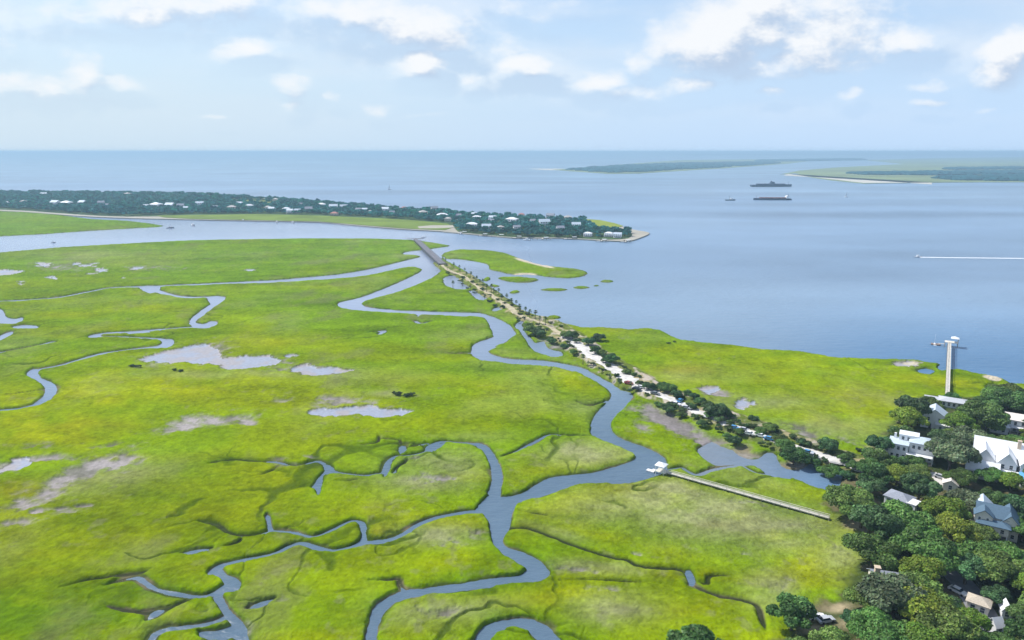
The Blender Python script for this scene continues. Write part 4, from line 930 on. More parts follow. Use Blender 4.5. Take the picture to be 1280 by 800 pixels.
def sailboat(px, py, L_, yaw, label, sails=False):
    x, y, _ = W(px, py); r = empty('sailboat', (x, y, 0), R(yaw)); tag(r, label, 'sailboat')
    b_ = MB(); hull(b_, L_, L_ * .3, L_ * .13); b_.build('hull', trim, r)
    MB().box((-L_ * .05, 0, L_ * .14), (L_ * .35, L_ * .17, L_ * .06)).build('cabin', trim, r)
    MB().tube((L_ * .08, 0, 0), (L_ * .08, 0, L_ * 1.3), L_ * .012, L_ * .007, 6).build('mast', trim, r)
    MB().tube((L_ * .08, 0, L_ * .25), (-L_ * .35, 0, L_ * .25), L_ * .02, L_ * .02, 6).build('boom', trim, r)
    if sails:
        s = MB(); s.poly([(L_ * .06, .03, L_ * .27), (L_ * .06, .03, L_ * 1.25), (-L_ * .34, .4, L_ * .27)]); s.poly([(L_ * .06, -.03, L_ * .27), (-L_ * .34, .34, L_ * .27), (L_ * .06, -.03, L_ * 1.25)])
        s.build('sail', white, r)
sailboat(1168, 431, 5.0, 70, 'white sailboat moored alone just left of the long pier head')
motorboat(1147, 321.5, 8, 180, 'white speedboat trailing a long white wake across the bay')
sailboat(487, 237, 13, 20, 'tiny white sailboat far out on the sea beyond the barrier island', True)
sailboat(1058, 246.5, 11, 0, 'tiny white sailboat to the right of the two dark ships', True)
# wake
w0 = W(1149, 321.7); w1 = W(1330, 323.5)
foam = mat('wake_foam', (.80, .83, .86), .9, .1)
b_ = MB(); n_ = 60; rg = random.Random(4)
for i in range(n_ + 1):
    t = i / n_; x = w0[0] + (w1[0] - w0[0]) * t; y = w0[1] + (w1[1] - w0[1]) * t; hw = (1.2 + 3.4 * t) * (1 - .7 * t) + rg.uniform(0, .5) + .2
    b_.v += [(x, y - hw, .05), (x, y + hw, .05), (x, y, .45 * (1 - t) + .08)]
    if i: k = 3 * i; b_.f += [(k - 3, k, k + 2, k - 1), (k - 1, k + 2, k + 1, k - 2)]
o = b_.build('boat_wake', foam); tag(o, 'long straight white wake behind the speedboat', 'wake', kind='stuff')
# ships
def ship(px, py, L_, yaw, label, mh, ms, house_x, extras):
    x, y, _ = W(px, py); r = empty('cargo_ship', (x, y, 0), R(yaw)); tag(r, label, 'ship')
    b_ = MB(); hull(b_, L_, L_ * .15, L_ * .055, -1.5, 14); b_.build('hull', mh, r)
    d = MB()
    for k in range(extras): d.box((-L_ * .30 + k * L_ * .7 / extras, 0, L_ * .058), (L_ * .6 / extras, L_ * .11, L_ * .028))
    d.build('cargo_hatches', ms, r)
    hx = house_x * L_
    c = MB(); c.box((hx, 0, L_ * .075), (L_ * .08, L_ * .12, L_ * .06)); c.box((hx, 0, L_ * .11), (L_ * .05, L_ * .13, L_ * .02)); c.build('bridge_house', trim if extras == 6 else ms, r)
    MB().tube((hx - L_ * .03, 0, L_ * .1), (hx - L_ * .03, 0, L_ * .14), L_ * .012, L_ * .01, 8).build('funnel', mh, r)
    MB().tube((L_ * .42, 0, L_ * .05), (L_ * .42, 0, L_ * .12), L_ * .004, L_ * .002, 5).build('mast', ms, r)
navy = mat('dark_ship_paint', (.03, .055, .10), .6, .4); rustm = mat('rust_red_paint', (.22, .09, .07), .7, .2)
ship(965, 250.0, 90, 178, 'long low dark ship with a reddish deck, nearer of the two in the bay', navy, rustm, -.40, 6)
ship(964, 233.3, 138, 2, 'dark ship farther out in the bay, directly beyond the reddish one', navy, navy, .02, 5)
def workboat(px, py, L_, yaw, label):
    x, y, _ = W(px, py); r = empty('workboat', (x, y, 0), R(yaw)); tag(r, label, 'boat')
    b_ = MB(); hull(b_, L_, L_ * .3, L_ * .1); b_.build('hull', navy, r); MB().box((L_ * .1, 0, L_ * .15), (L_ * .25, L_ * .2, L_ * .18)).build('wheelhouse', trim, r)
    MB().tube((-L_ * .1, 0, 0), (-L_ * .1, 0, L_ * .5), .3, .15, 6).build('mast', navy, r)
workboat(913, 250.6, 24, 0, 'small dark workboat left of the long dark ships')
workboat(213, 285, 11, 30, 'dark moored boat in the channel off the marsh point at the left')
workboat(67, 303.5, 6, 10, 'tiny dark boat in the pale channel at the far left')
for k, (px, py) in enumerate([(346, 278.3), (366, 278.6), (304, 276.3), (241, 282), (658, 300.5), (529, 297), (576, 292.6)]):
    nm = ['second boat from the left on the channel under the island houses', 'third boat from the left on the channel under the island houses', 'leftmost white boat on the channel under the island houses', 'low boat in open channel below the left island houses',
          'white boat moored off the docks near the island point', 'small boat beside the end of the old bridge', 'blue-white boat at the dock beside the sandy island shore'][k]
    motorboat(px, py, 10 if k != 5 else 7, rnd.uniform(0, 360), nm, group='boats in the channel')

# cars
tyre = mat('black_rubber', (.02, .02, .02), .8, .2)
def make_car(mcol):
    r = empty('parked_car', (0, 0, 0)); b_ = MB()
    prof = [(-2.2, .35), (2.2, .35), (2.25, .75), (1.3, .95), (-1.9, .98), (-2.25, .85)]
    for y0, y1, pr in ((-.88, .88, prof),):
        i = len(b_.v); n_ = len(pr)
        b_.v += [(x, y0, z) for x, z in pr] + [(x, y1, z) for x, z in pr]
        for k in range(n_): b_.f.append((i + k, i + n_ + k, i + n_ + (k + 1) % n_, i + (k + 1) % n_))
        b_.f += [tuple(i + k for k in range(n_)), tuple(i + 2 * n_ - 1 - k for k in range(n_))]
    b_.box((-.35, 0, 1.46), (1.7, 1.3, .06))
    b_.build('body', mcol, r)
    g_ = MB(); a = [(-1.75, -.8, .98), (1.0, -.8, .96), (1.0, .8, .96), (-1.75, .8, .98), (-1.2, -.64, 1.43), (.5, -.64, 1.43), (.5, .64, 1.43), (-1.2, .64, 1.43)]
    g_.v = a; g_.f = [(0, 1, 5, 4), (1, 2, 6, 5), (2, 3, 7, 6), (3, 0, 4, 7), (4, 5, 6, 7)]; g_.build('windows', glass, r)
    for sx in (-1.35, 1.4):
        for sy in (-1, 1): MB().tube((sx, sy * .70, .34), (sx, sy * .9, .34), .34, .34, 12).build('wheel', tyre, r)
    return r
CM = {n_: mat('car_paint_' + n_, c, .3, .6) for n_, c in dict(white=(.8, .8, .8), silver=(.45, .47, .5), black=(.03, .03, .035), blue=(.06, .25, .5), red=(.4, .05, .04), grey=(.18, .19, .21)).items()}
protos = {k: None for k in CM}
def car(px, py, c, yaw, label, grp, z=2.33):
    if protos[c] is None: protos[c] = o = make_car(CM[c])
    else: o = copy_tree(protos[c])
    x, y, _ = W(px, py, z); o.location = (x, y, z); o.rotation_euler = (0, 0, R(yaw)); tag(o, label, 'car', grp); KEEP.append((px - 9, py - 5, px + 9, py + 5, math.hypot(x, y), x, y))
cars = [(800, 485, 'white'), (796, 487, 'black'), (819, 493, 'grey'), (845, 506, 'white'), (850, 502, 'blue'), (858, 511, 'silver'), (884, 521, 'white'), (918, 536, 'blue'), (928, 538, 'silver'),
        (935, 543, 'white'), (951, 546, 'white'), (962, 550, 'blue'), (1010, 567, 'blue'), (1015, 570, 'silver'), (786, 480, 'red')]
cars.sort(); seen = {}
for k, (px, py, c) in enumerate(cars):
    seen[c] = seen.get(c, 0) + 1
    car(px, py, c, rnd.choice([-35, -38, 145, 55]), f'{c} car parked on the causeway, {ordinal(seen[c])} {c} one from the bay end', 'cars parked along the causeway')
car(1197, 741, 'white', -60, 'white car on the shady village road in the trees', 'cars in the village', 2.42)
car(1020, 773, 'white', 5, 'white car on the sandy clearing at the marsh edge', 'cars in the village', 2.36)
car(1032, 777, 'silver', 15, 'silver car on the sandy clearing at the marsh edge', 'cars in the village', 2.36)
car(1248, 668, 'grey', 20, 'grey car in front of the columned cream house', 'cars in the village', 2.36)
car(1176, 598, 'silver', -50, 'silver car on the pale driveway behind the oaks', 'cars in the village', 2.41)
KEEP += [(1008, 762, 1042, 782, 190, *W(1025, 774)[:2]), (1184, 708, 1202, 738, 190, *W(1192, 722)[:2]), ]

# ---- village oaks
TU = [(1140, 512), (1120, 535), (1090, 572), (1062, 600), (1048, 630), (1050, 655), (1086, 682), (1080, 705), (1066, 735), (1058, 770), (1012, 800), (985, 850), (930, 930), (1600, 930), (1600, 512), (1450, 506), (1290, 496), (1215, 505), (1175, 503)]
TUw = [W(a, b_, 2.3)[:2] for a, b_ in TU]
def inside(x, y, pg):
    c = False; j = len(pg) - 1
    for i in range(len(pg)):
        if (pg[i][1] > y) != (pg[j][1] > y) and x < (pg[j][0] - pg[i][0]) * (y - pg[i][1]) / (pg[j][1] - pg[i][1]) + pg[i][0]: c = not c
        j = i
    return c
def blocked(x, y, r, h):
    for x0, y0, x1, y1, dist, kx, ky in KEEP:
        if math.hypot(x - kx, y - ky) < (r * .5 + (5.0 if x1 - x0 > 25 else 1.2)): return True
        d = math.hypot(x, y)
        if d > dist + 2 and dist < 990: continue
        cx, cy = P(x, y, HZ + h * .6); d_ = y * CP + (H - HZ) * SP; rp = r / d_ * F
        m_ = .25 * min(x1 - x0, y1 - y0)
        if cx + rp * .8 > x0 + m_ and cx - rp * .8 < x1 - m_ and cy + rp * .5 > y0 and cy - rp * .72 < y1 - m_: return True
    return False
placed = []
# named edge trees first: crown centre px,py, radius px, prototype
for px, py, rp, k in [(992, 760, 26, 1), (869, 806, 36, 1), (1060, 622, 26, 2), (1078, 640, 22, 0), (1110, 702, 42, 1), (1160, 685, 34, 0), (1130, 655, 34, 2), (1095, 655, 26, 3), (1185, 690, 24, 5), (1120, 745, 36, 5), (1150, 752, 34, 4), (1085, 748, 24, 0),
                      (1140, 512, 20, 3), (1128, 518, 12, 0), (1140, 505, 10, 3), (1210, 512, 22, 1), (1228, 516, 24, 1), (1235, 524, 20, 0), (1185, 520, 16, 2), (1200, 528, 18, 4), (1262, 500, 22, 1), (1245, 502, 14, 1), (1278, 503, 16, 0), (1125, 538, 12, 4), (1098, 572, 16, 1), (1195, 545, 16, 2), (1190, 565, 26, 5), (1210, 548, 22, 5), (1165, 580, 20, 2),
                      (1205, 640, 28, 1), (1180, 640, 24, 4), (1150, 610, 20, 3), (1265, 598, 16, 4), (1250, 690, 26, 0), (1270, 660, 22, 4), (1225, 690, 26, 2), (1175, 780, 34, 0), (1100, 785, 32, 2), (1050, 790, 28, 5), (1210, 775, 22, 4)]:
    pr = oaks[k]; rw = rp * mpp(py) * 1.05; s = rw / pr[1]
    x, y, _ = W(px, py, HZ + pr[2] * s * .6)
    if blocked(x, y, rw * .7, pr[2] * s): continue
    placed.append((x, y, rw, k, s))
rg = random.Random(21)
for tries in range(60000):
    if len(placed) > 268: break
    px = rg.uniform(900, 1600); py = rg.uniform(495, 925); x, y, _ = W(px, py, 2.3)
    if px > 1340 and rg.random() < .5: continue
    if not inside(x, y, TUw): continue
    k = rg.choice([0, 0, 1, 1, 2, 2, 3, 4, 5]); s = rg.uniform(.55, 1.1); rw = oaks[k][1] * s
    if any(math.hypot(x - a[0], y - a[1]) < (rw + a[2]) * .56 for a in placed): continue
    if blocked(x, y, rw, oaks[k][2] * s): continue
    placed.append((x, y, rw, k, s))
tr = []
KIND = ['broad rounded dark', 'dense deep-green', 'wide spreading', 'compact blue-green', 'bright yellow-green', 'greyish moss-hung']
for x, y, rw, k, s in placed:
    o = plant(oaks[k], x, y, HZ - .1 if inside(x, y, TUw) else max(.8, ground_z(x, y)) - .1, s, s * rnd.uniform(.9, 1.12)); o.name = 'live_oak'
    tr.append((o, x, y, k))
vl = [l for l in LM]
bucket = {}
for o, x, y, k in tr:
    nm, lx, ly = min(vl, key=lambda l: math.hypot(x - l[1], y - l[2]))
    vx, vy = x - lx, y - ly; d = math.hypot(x, y); rx, ry = y / d, -x / d        # right of the view line
    a = vx * rx + vy * ry; f = -(vx * x + vy * y) / d                               # f>0: nearer the camera
    side = ('to the right of' if a > 0 else 'to the left of') if abs(a) > abs(f) else ('in front of' if f > 0 else 'behind')
    bucket.setdefault((KIND[k], side, nm), []).append((math.hypot(vx, vy), o))
for (kd, side, nm), lst in bucket.items():
    lst.sort(key=lambda t: t[0])
    for i, (_, o) in enumerate(lst):
        rk = '' if len(lst) == 1 else (', nearest' if i == 0 else f', {ordinal(i + 1)} nearest')
        tag(o, f'{kd} oak {side} {nm}{rk}', 'tree', 'oaks around the village houses')

# ================================================================== BARRIER ISLAND
def tri_fill(pts, z0, z1, name, m, edge=0):
    b_ = MB(); w = [W(a, c, z1)[:2] for a, c in pts]
    area = sum(w[i][0] * w[(i + 1) % len(w)][1] - w[(i + 1) % len(w)][0] * w[i][1] for i in range(len(w)))
    if area < 0: w = w[::-1]
    b_.extrude(w, z0, z1); o = b_.build(name, m); o['kind'] = 'structure'; return o
IS = smooth_line([(-400, 233), (-150, 236), (0, 239), (160, 240), (250, 242), (320, 246), (400, 251.5), (500, 259.5), (560, 264), (640, 269.5), (700, 272.5), (745, 275), (775, 282), (792, 287), (812, 291), (800, 297), (788, 300.5), (770, 301),
      (722, 298.5), (700, 297.5), (660, 297), (640, 297), (600, 293.5), (566, 290.5), (545, 288.5), (500, 286), (440, 281), (400, 277.5), (320, 275.8), (240, 274.3), (160, 272.5), (100, 270), (40, 265.5), (0, 263.5), (-150, 257), (-400, 250)], 3, True)
sandm = mat('island_sand', (.38, .36, .30), .9, .1, noise=.12, nscale=.02)
tri_fill(IS, -1.5, 1.5, 'island_beach', sandm)
scrub = mat('island_scrub', (.055, .10, .035), .95, .1, noise=.35, nscale=.03)
tri_fill(smooth_line([(-400, 234), (-150, 237.2), (0, 240.3), (160, 241.2), (250, 243.3), (320, 247.6), (400, 253), (500, 261), (560, 265.4), (640, 271), (700, 274), (740, 276.5), (760, 282), (780, 288), (790, 292), (785, 297.5), (760, 299.2),
      (722, 297.5), (700, 296.6), (660, 296), (640, 296), (600, 292.5), (572, 289), (566, 282), (540, 279), (480, 275.5), (400, 271.5), (320, 269), (240, 269.5), (160, 270.5), (100, 268), (40, 263.6), (0, 261.7), (-150, 255.4), (-400, 249)], 2, True), 1, 1.9, 'island_ground', scrub)
imarsh = mat('island_marsh_grass', (.15, .215, .03), .95, .1, noise=.22, nscale=.02)
tri_fill([(195, 269.2), (240, 268.8), (320, 267.6), (400, 269.5), (480, 273), (520, 275.5), (560, 279.5), (566, 284), (556, 287.3), (520, 286), (500, 285), (440, 280), (400, 276.7), (320, 275), (240, 273.4), (205, 271.5)], 1, 2.05, 'island_marsh', imarsh)
tri_fill([(522, 283), (540, 281.4), (566, 281.5), (568, 284.3), (545, 285.2), (524, 285.4)], 1, 2.2, 'island_sand_spit', sandm)
lawn = mat('island_lawn', (.22, .27, .03), .95, .1, noise=.12, nscale=.03)
tri_fill([(727, 273.2), (750, 275), (768, 278.8), (779, 282.2), (765, 285.3), (748, 284.6), (738, 280.5), (731, 277)], 1, 2.2, 'island_lawn', lawn)
tri_fill([(291, 250), (330, 250.5), (352, 253.5), (330, 255), (300, 253)], 1, 2.2, 'island_meadow', mat('island_meadow_grass', (.18, .22, .06), .95, .1, noise=.2, nscale=.03))
# houses of the island
def far_house(wm_, rm, w, d, h, rt, rh, porchy):
    r = empty('beach_house', (0, 0, 0)); z0 = 1.2
    b_ = MB(); b_.box((0, 0, z0 + h / 2), (w, d, h))
    if rt == 'gable':
        for s in (-1, 1): b_.poly([(s * w / 2, -d / 2, z0 + h), (s * w / 2, d / 2, z0 + h), (s * w / 2, 0, z0 + h + rh)])
    b_.build('wall', wm_, r); q_ = MB()
    (gable if rt == 'gable' else hip)(q_, 0, 0, w, d, z0 + h + .02, rh, .6); q_.build('roof', rm, r)
    st = MB()
    for sx in (-1, -.33, .33, 1):
        for sy in (-1, 1): st.box((sx * (w / 2 - .3), sy * (d / 2 - .3), z0 / 2 - .3), (.4, .4, z0 + .6))
    st.build('stilts', dark, r)
    for fl in range(2 if h > 5 else 1):
        for k in range(4): MB().box(((k - 1.5) * w / 4.3, -d / 2 - .06, z0 + 1.7 + fl * 3), (1.3, .1, 1.6)).build('window', glass, r)
    if porchy:
        MB().box((0, -d / 2 - 1.6, z0 + 3.0), (w, 3.2, .2)).build('porch_roof', rm, r)
        MB().box((0, -d / 2 - 1.6, z0), (w, 3.2, .25)).build('porch_floor', trim, r)
        for k in range(4): MB().box(((k / 3 - .5) * (w - .4), -d / 2 - 3, z0 + 1.5), (.25, .25, 3)).build('porch_post', trim, r)
    return r
rroof = mat('reddish_roof', (.42, .20, .17), .8, .2, noise=.1)
fh = [(far_house(white, lroof, 15, 10, 6, 'gable', 3.2, True), 'white beach house with pale gable roof'), (far_house(cream, mat('tan_roof_far', (.46, .44, .42), .8, .2), 13, 11, 6, 'hip', 3, False), 'cream beach house with hipped tan roof'),
      (far_house(white, groof, 12, 9, 5.8, 'gable', 3, False), 'white beach house with grey roof'), (far_house(mat('pale_pink_wall', (.7, .56, .5), .8, .2), rroof, 14, 10, 4, 'hip', 3, False), 'pale beach house with reddish roof'),
      (far_house(white, wroof, 18, 12, 6.2, 'hip', 3, True), 'large bright white beach house')]
ih = [(70, 257.5, 0), (84, 257.5, 4), (104, 257, 0), (127, 257, 2), (183, 260, 0), (196, 260.5, 4), (213, 260.5, 0), (226, 261, 2), (30, 255, 1), (55, 245.5, 0), (66, 245.5, 2), (135, 258.5, 2), (160, 245.5, 1), (312, 260.5, 4), (335, 263, 1), (340, 264, 0), (363, 266.5, 0), (358, 264, 4), (372, 266, 0),
      (402, 259, 4), (386, 265.5, 2), (417, 262, 0), (418, 269.5, 3), (430, 262, 0), (448, 265, 2), (456, 264.5, 0), (463, 267, 1), (482, 265, 0), (490, 268.5, 2), (505, 262, 3), (529, 270, 1), (543, 264.5, 2), (553, 273.5, 4), (560, 277, 1), (573, 273, 2), (584, 276.5, 3), (593, 270, 0),
      (596, 275, 4), (590, 285.5, 4), (608, 287.5, 0), (616, 275.5, 0), (614, 279.5, 2), (626, 287.5, 1), (646, 288.5, 2), (640, 279.5, 4), (652, 270, 3), (666, 279.5, 2), (688, 274, 2), (710, 276, 1), (735, 295.5, 4), (761, 295.5, 4), (680, 283, 0), (700, 290, 2), (720, 285, 0), (772, 297, 0), (300, 257, 0), (270, 262, 2), (250, 258, 0), (290, 264, 1), (234, 263, 0), (8, 256, 0), (-30, 254, 2), (-60, 252, 0), (345, 252, 1), (376, 257, 2)]
ih.sort(); cnt = {}
IH = []
for px, py, k in ih:
    cnt[k] = cnt.get(k, 0) + 1
    o = fh[k][0] if cnt[k] == 1 else copy_tree(fh[k][0])
    x, y, _ = W(px, py, 2); o.location = (x, y, 1.8); o.rotation_euler = (0, 0, R(rnd.uniform(-25, 25))); s = rnd.uniform(.62, 1.12) * (1 if px > 300 else 1.1); o.scale = (s, s, s)
    tag(o, f'{fh[k][1]} on the barrier island, {ordinal(cnt[k])} such from the left', 'house', 'houses of the barrier island'); IH.append((x, y, px, py))
# docks at the island's inner shore
dk = [(640, 297.5, 653), (666, 299, 690), (704, 298.5, 724), (598, 294.5, 610), (745, 301.5, 760), (775, 302.5, 790), (575, 291.5, 583), (615, 295.5, 632)]
for k, (a, py, c) in enumerate(sorted(dk)):
    x0, y0, _ = W(a, py, 1); x1, y1, _ = W(c, py, 1)
    r = empty('dock', (x0, y0, 0), math.atan2(y1 - y0, x1 - x0)); Ld = math.hypot(x1 - x0, y1 - y0)
    tag(r, f'low timber dock along the inner shore of the barrier island, {ordinal(k + 1)} from the left', 'dock', 'docks of the barrier island')
    MB().box((Ld / 2, 0, 1.4), (Ld, 2.6, .25)).build('deck', palewood, r); MB().box((Ld / 2, 9, 1.4), (2, 18, .2)).build('walkway', palewood, r)
    for q_ in range(int(Ld / 6) + 1): MB().tube((q_ * 6, -1.2, -1), (q_ * 6, -1.2, 2.6), .25, .25, 5).build('post', dark, r)
    MB().box((Ld * .7, 0, 3.6), (6, 4, .3)).build('boathouse_roof', wroof, r)
    for sx in (-1, 1): MB().box((Ld * .7 + sx * 2.6, 0, 2.5), (.3, 3.4, 2.1)).build('boathouse_frame', dark, r)
# trees of the island: 130 nearest as things
ISw = [W(a, c, 1.9)[:2] for a, c in [(0 - 200, 238), (0, 241), (160, 242), (250, 244), (320, 248), (400, 254), (500, 261.5), (560, 266), (640, 271.5), (700, 274.5), (728, 276), (745, 286), (765, 289), (785, 290), (788, 295), (760, 298), (722, 297), (660, 295.8), (640, 295.6), (600, 292.3), (572, 289),
                                    (566, 279), (540, 276.5), (480, 272), (400, 268), (320, 266.8), (240, 267.5), (160, 269.5), (100, 267), (40, 262.6), (0, 260.5), (-200, 254)]]
MEADOW = [W(a, c, 1.9)[:2] for a, c in [(288, 249), (335, 249.5), (362, 255), (330, 257), (295, 255)]]
cand = []
rg = random.Random(55)
xs = [p[0] for p in ISw]; ys = [p[1] for p in ISw]
grid = {}
for t in range(60000):
    x = rg.uniform(min(xs), max(xs)); y = rg.uniform(min(ys), max(ys))
    if not inside(x, y, ISw) or (inside(x, y, MEADOW) and rg.random() < .93): continue
    px, py = P(x, y, 2)
    if px < -160: continue
    if any(abs(x - a) < 9 and -17 < y - b_ < 8 for a, b_, _, _ in IH): continue
    if px > 420 and rg.random() < .25: continue
    key = (int(x // 8), int(y // 8)); ok = True
    for i in (-1, 0, 1):
        for j in (-1, 0, 1):
            for a, b_ in grid.get((key[0] + i, key[1] + j), ()):
                if math.hypot(x - a, y - b_) < 6.6: ok = False
    if not ok: continue
    grid.setdefault(key, []).append((x, y)); cand.append((math.hypot(x, y), x, y, px))
cand.sort()
NIND = 130
ind = cand[:NIND]; ind.sort(key=lambda t: t[3])
for k, (_, x, y, px) in enumerate(ind):
    s = rg.uniform(.72, 1.25); o = plant(far_trees[k % 5], x, y, 1.7, s, s * rg.uniform(.9, 1.25)); o.name = 'evergreen_tree'
    near = min(IH, key=lambda h: math.hypot(h[0] - x, h[1] - y))
    tag(o, 'dense dark evergreen tree among the houses of the island point', 'tree', 'trees on the near end of the barrier island')
# the rest, a wood read as one mass
parts_v, parts_c = [], []
g = np.random.default_rng(5)
base_v = []
for pr in far_trees:
    m_ = [c for c in pr[0].children if c.name.startswith('crown')][0].data
    v = np.empty(len(m_.vertices) * 3, np.float32); m_.vertices.foreach_get('co', v); v = v.reshape(-1, 4, 3)
    c4 = np.empty(len(m_.vertices) * 4, np.float32); m_.color_attributes['Col'].data.foreach_get('color', c4); c4 = c4.reshape(-1, 4, 4)[:, :, :3]
    base_v.append((v, c4))
for k, (_, x, y, px) in enumerate(cand[NIND:]):
    v, c4 = base_v[k % 5]; sel = g.choice(len(v), 260, replace=False); s = g.uniform(.7, 1.35); a = g.uniform(0, 6.28); ca, sa = math.cos(a), math.sin(a)
    vv = v[sel]; ctr = vv.mean(1, keepdims=True); vv = ctr + (vv - ctr) * 1.75
    vx = (vv[..., 0] * ca - vv[..., 1] * sa) * s + x; vy = (vv[..., 0] * sa + vv[..., 1] * ca) * s + y; vz = vv[..., 2] * s * g.uniform(.85, 1.2) + 1.6
    parts_v.append(np.stack([vx, vy, vz], -1).reshape(-1, 3)); parts_c.append((c4[sel] * g.uniform(.75, 1.35) * (1 + g.uniform(-.15, .15, 3))).reshape(-1, 3))
if parts_v:
    PV = np.concatenate(parts_v); PC = np.concatenate(parts_c)
    me = np_mesh('island_woodland', PV, np.arange(len(PV)).reshape(-1, 4), leaf_m, False, PC)
    o = bpy.data.objects.new('island_woodland', me); COL.objects.link(o); tag(o, 'dense dark evergreen woodland covering the long barrier island', 'woodland', kind='stuff')
print('trees', len(placed), 'island', len(cand))

# ================================================================== FAR SHORES
fm = mat('far_marsh_grass', (.20, .25, .11), .95, .1, noise=.3, nscale=.002)
fw = mat('far_wood_foliage', (.012, .085, .10), .9, .1, noise=.3, nscale=.01)  # bluish foliage colour carries part of the haze over these shores
fs = mat('far_sand', (.55, .52, .45), .9, .1)
tri_fill([(975, 218), (995, 216.5), (1010, 221), (1040, 225.3), (1080, 229.2), (1130, 228.6), (1200, 227.6), (1290, 227.4), (1500, 226), (1500, 195), (1290, 196), (1180, 197.5), (1080, 200), (1130, 205), (1050, 209), (1000, 213)], -2, 1.2, 'far_marsh', fm)
tri_fill([(690, 212.3), (705, 213.2), (760, 217.2), (800, 216.8), (850, 213.5), (900, 210.6), (985, 204.5), (1010, 201.5), (985, 198.5), (900, 199.5), (850, 200), (790, 204.5), (740, 208.5)], -2, 1.0, 'far_island', fm)
tri_fill([(660, 210.8), (700, 210.8), (720, 211.8), (700, 213), (675, 212)], -2, .6, 'sand_bar', fs)
tri_fill([(1165, 230), (980, 219), (985, 217.3), (1010, 220.5), (1080, 228.6), (1165, 228.2)], -2, 1.5, 'far_beach', fs)
tri_fill([(850, 194.2), (1000, 193.9), (1500, 194.3), (1500, 191.4), (1000, 191.2), (850, 192.8)], -2, 2, 'horizon_land', fm)
def wood(pts, hgt, name, label, n_=900, seed=1, size=None):
    """rolling canopy of leaf clumps over a far shore"""
    wp = [W(a, c, 1)[:2] for a, c in pts]; g_ = random.Random(seed); b_ = MB()
    xs = [p[0] for p in wp]; ys = [p[1] for p in wp]; k = 0; V = []; Fq = []
    while k < n_:
        x = g_.uniform(min(xs), max(xs)); y = g_.uniform(min(ys), max(ys))
        if not inside(x, y, wp): continue
        k += 1; s = size or hgt * 1.0; hz = hgt * g_.uniform(.6, 1.15)
        r1 = s * g_.uniform(.7, 1.4)
        i = len(V); n6 = 7
        V.append((x, y, hz + 1))
        for lv, (rf, zf_) in enumerate(((.6, .85), (1, .45), (.85, .0))):
            for q_ in range(n6):
                a = 6.283 * q_ / n6 + lv * .4; rr_ = r1 * rf * g_.uniform(.75, 1.2); V.append((x + math.cos(a) * rr_, y + math.sin(a) * rr_, 1 + hz * zf_ * g_.uniform(.85, 1.1)))
        for q_ in range(n6): Fq.append((i, i + 1 + q_, i + 1 + (q_ + 1) % n6, i))
        for lv in range(2):
            for q_ in range(n6): a0 = i + 1 + lv * n6 + q_; a1 = i + 1 + lv * n6 + (q_ + 1) % n6; Fq.append((a0, a0 + n6, a1 + n6, a1))
    b_.v = V; b_.f = [tuple(dict.fromkeys(f)) for f in Fq]
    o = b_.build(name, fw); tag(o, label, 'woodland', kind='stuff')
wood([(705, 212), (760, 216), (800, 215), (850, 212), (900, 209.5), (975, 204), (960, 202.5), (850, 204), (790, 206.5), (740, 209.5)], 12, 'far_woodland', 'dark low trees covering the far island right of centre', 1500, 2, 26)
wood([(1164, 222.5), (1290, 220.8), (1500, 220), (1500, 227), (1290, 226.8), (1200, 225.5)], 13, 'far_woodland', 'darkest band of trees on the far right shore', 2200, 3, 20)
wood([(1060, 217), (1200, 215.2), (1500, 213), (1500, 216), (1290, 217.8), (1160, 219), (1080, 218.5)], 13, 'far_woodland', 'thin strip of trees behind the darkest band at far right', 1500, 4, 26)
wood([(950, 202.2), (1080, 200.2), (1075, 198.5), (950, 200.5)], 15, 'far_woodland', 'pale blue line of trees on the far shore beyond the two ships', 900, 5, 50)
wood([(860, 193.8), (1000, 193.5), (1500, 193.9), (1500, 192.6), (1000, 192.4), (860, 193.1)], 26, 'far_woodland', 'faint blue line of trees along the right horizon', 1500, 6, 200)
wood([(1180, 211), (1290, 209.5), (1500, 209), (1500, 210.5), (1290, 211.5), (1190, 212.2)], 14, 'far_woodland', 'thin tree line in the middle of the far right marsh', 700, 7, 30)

# ================================================================== HAZE
hz = MB(); S_ = 170000
hz.box((0, 0, (122 - 3) / 2), (2 * S_, 2 * S_, 125))
ho = hz.build('haze'); ho['kind'] = 'stuff'; ho['label'] = 'pale sea haze lying over the bay'
hm = bpy.data.materials.new('sea_haze'); hm.use_nodes = True; N = hm.node_tree.nodes; N.remove(N['Principled BSDF'])
pv_ = N.new('ShaderNodeVolumePrincipled'); pv_.inputs['Color'].default_value = (.54, .79, 1, 1); pv_.inputs['Density'].default_value = 1.5e-4; pv_.inputs['Anisotropy'].default_value = 0.1
hm.node_tree.links.new(pv_.outputs[0], N['Material Output'].inputs['Volume'])
ho.data.materials.append(hm)

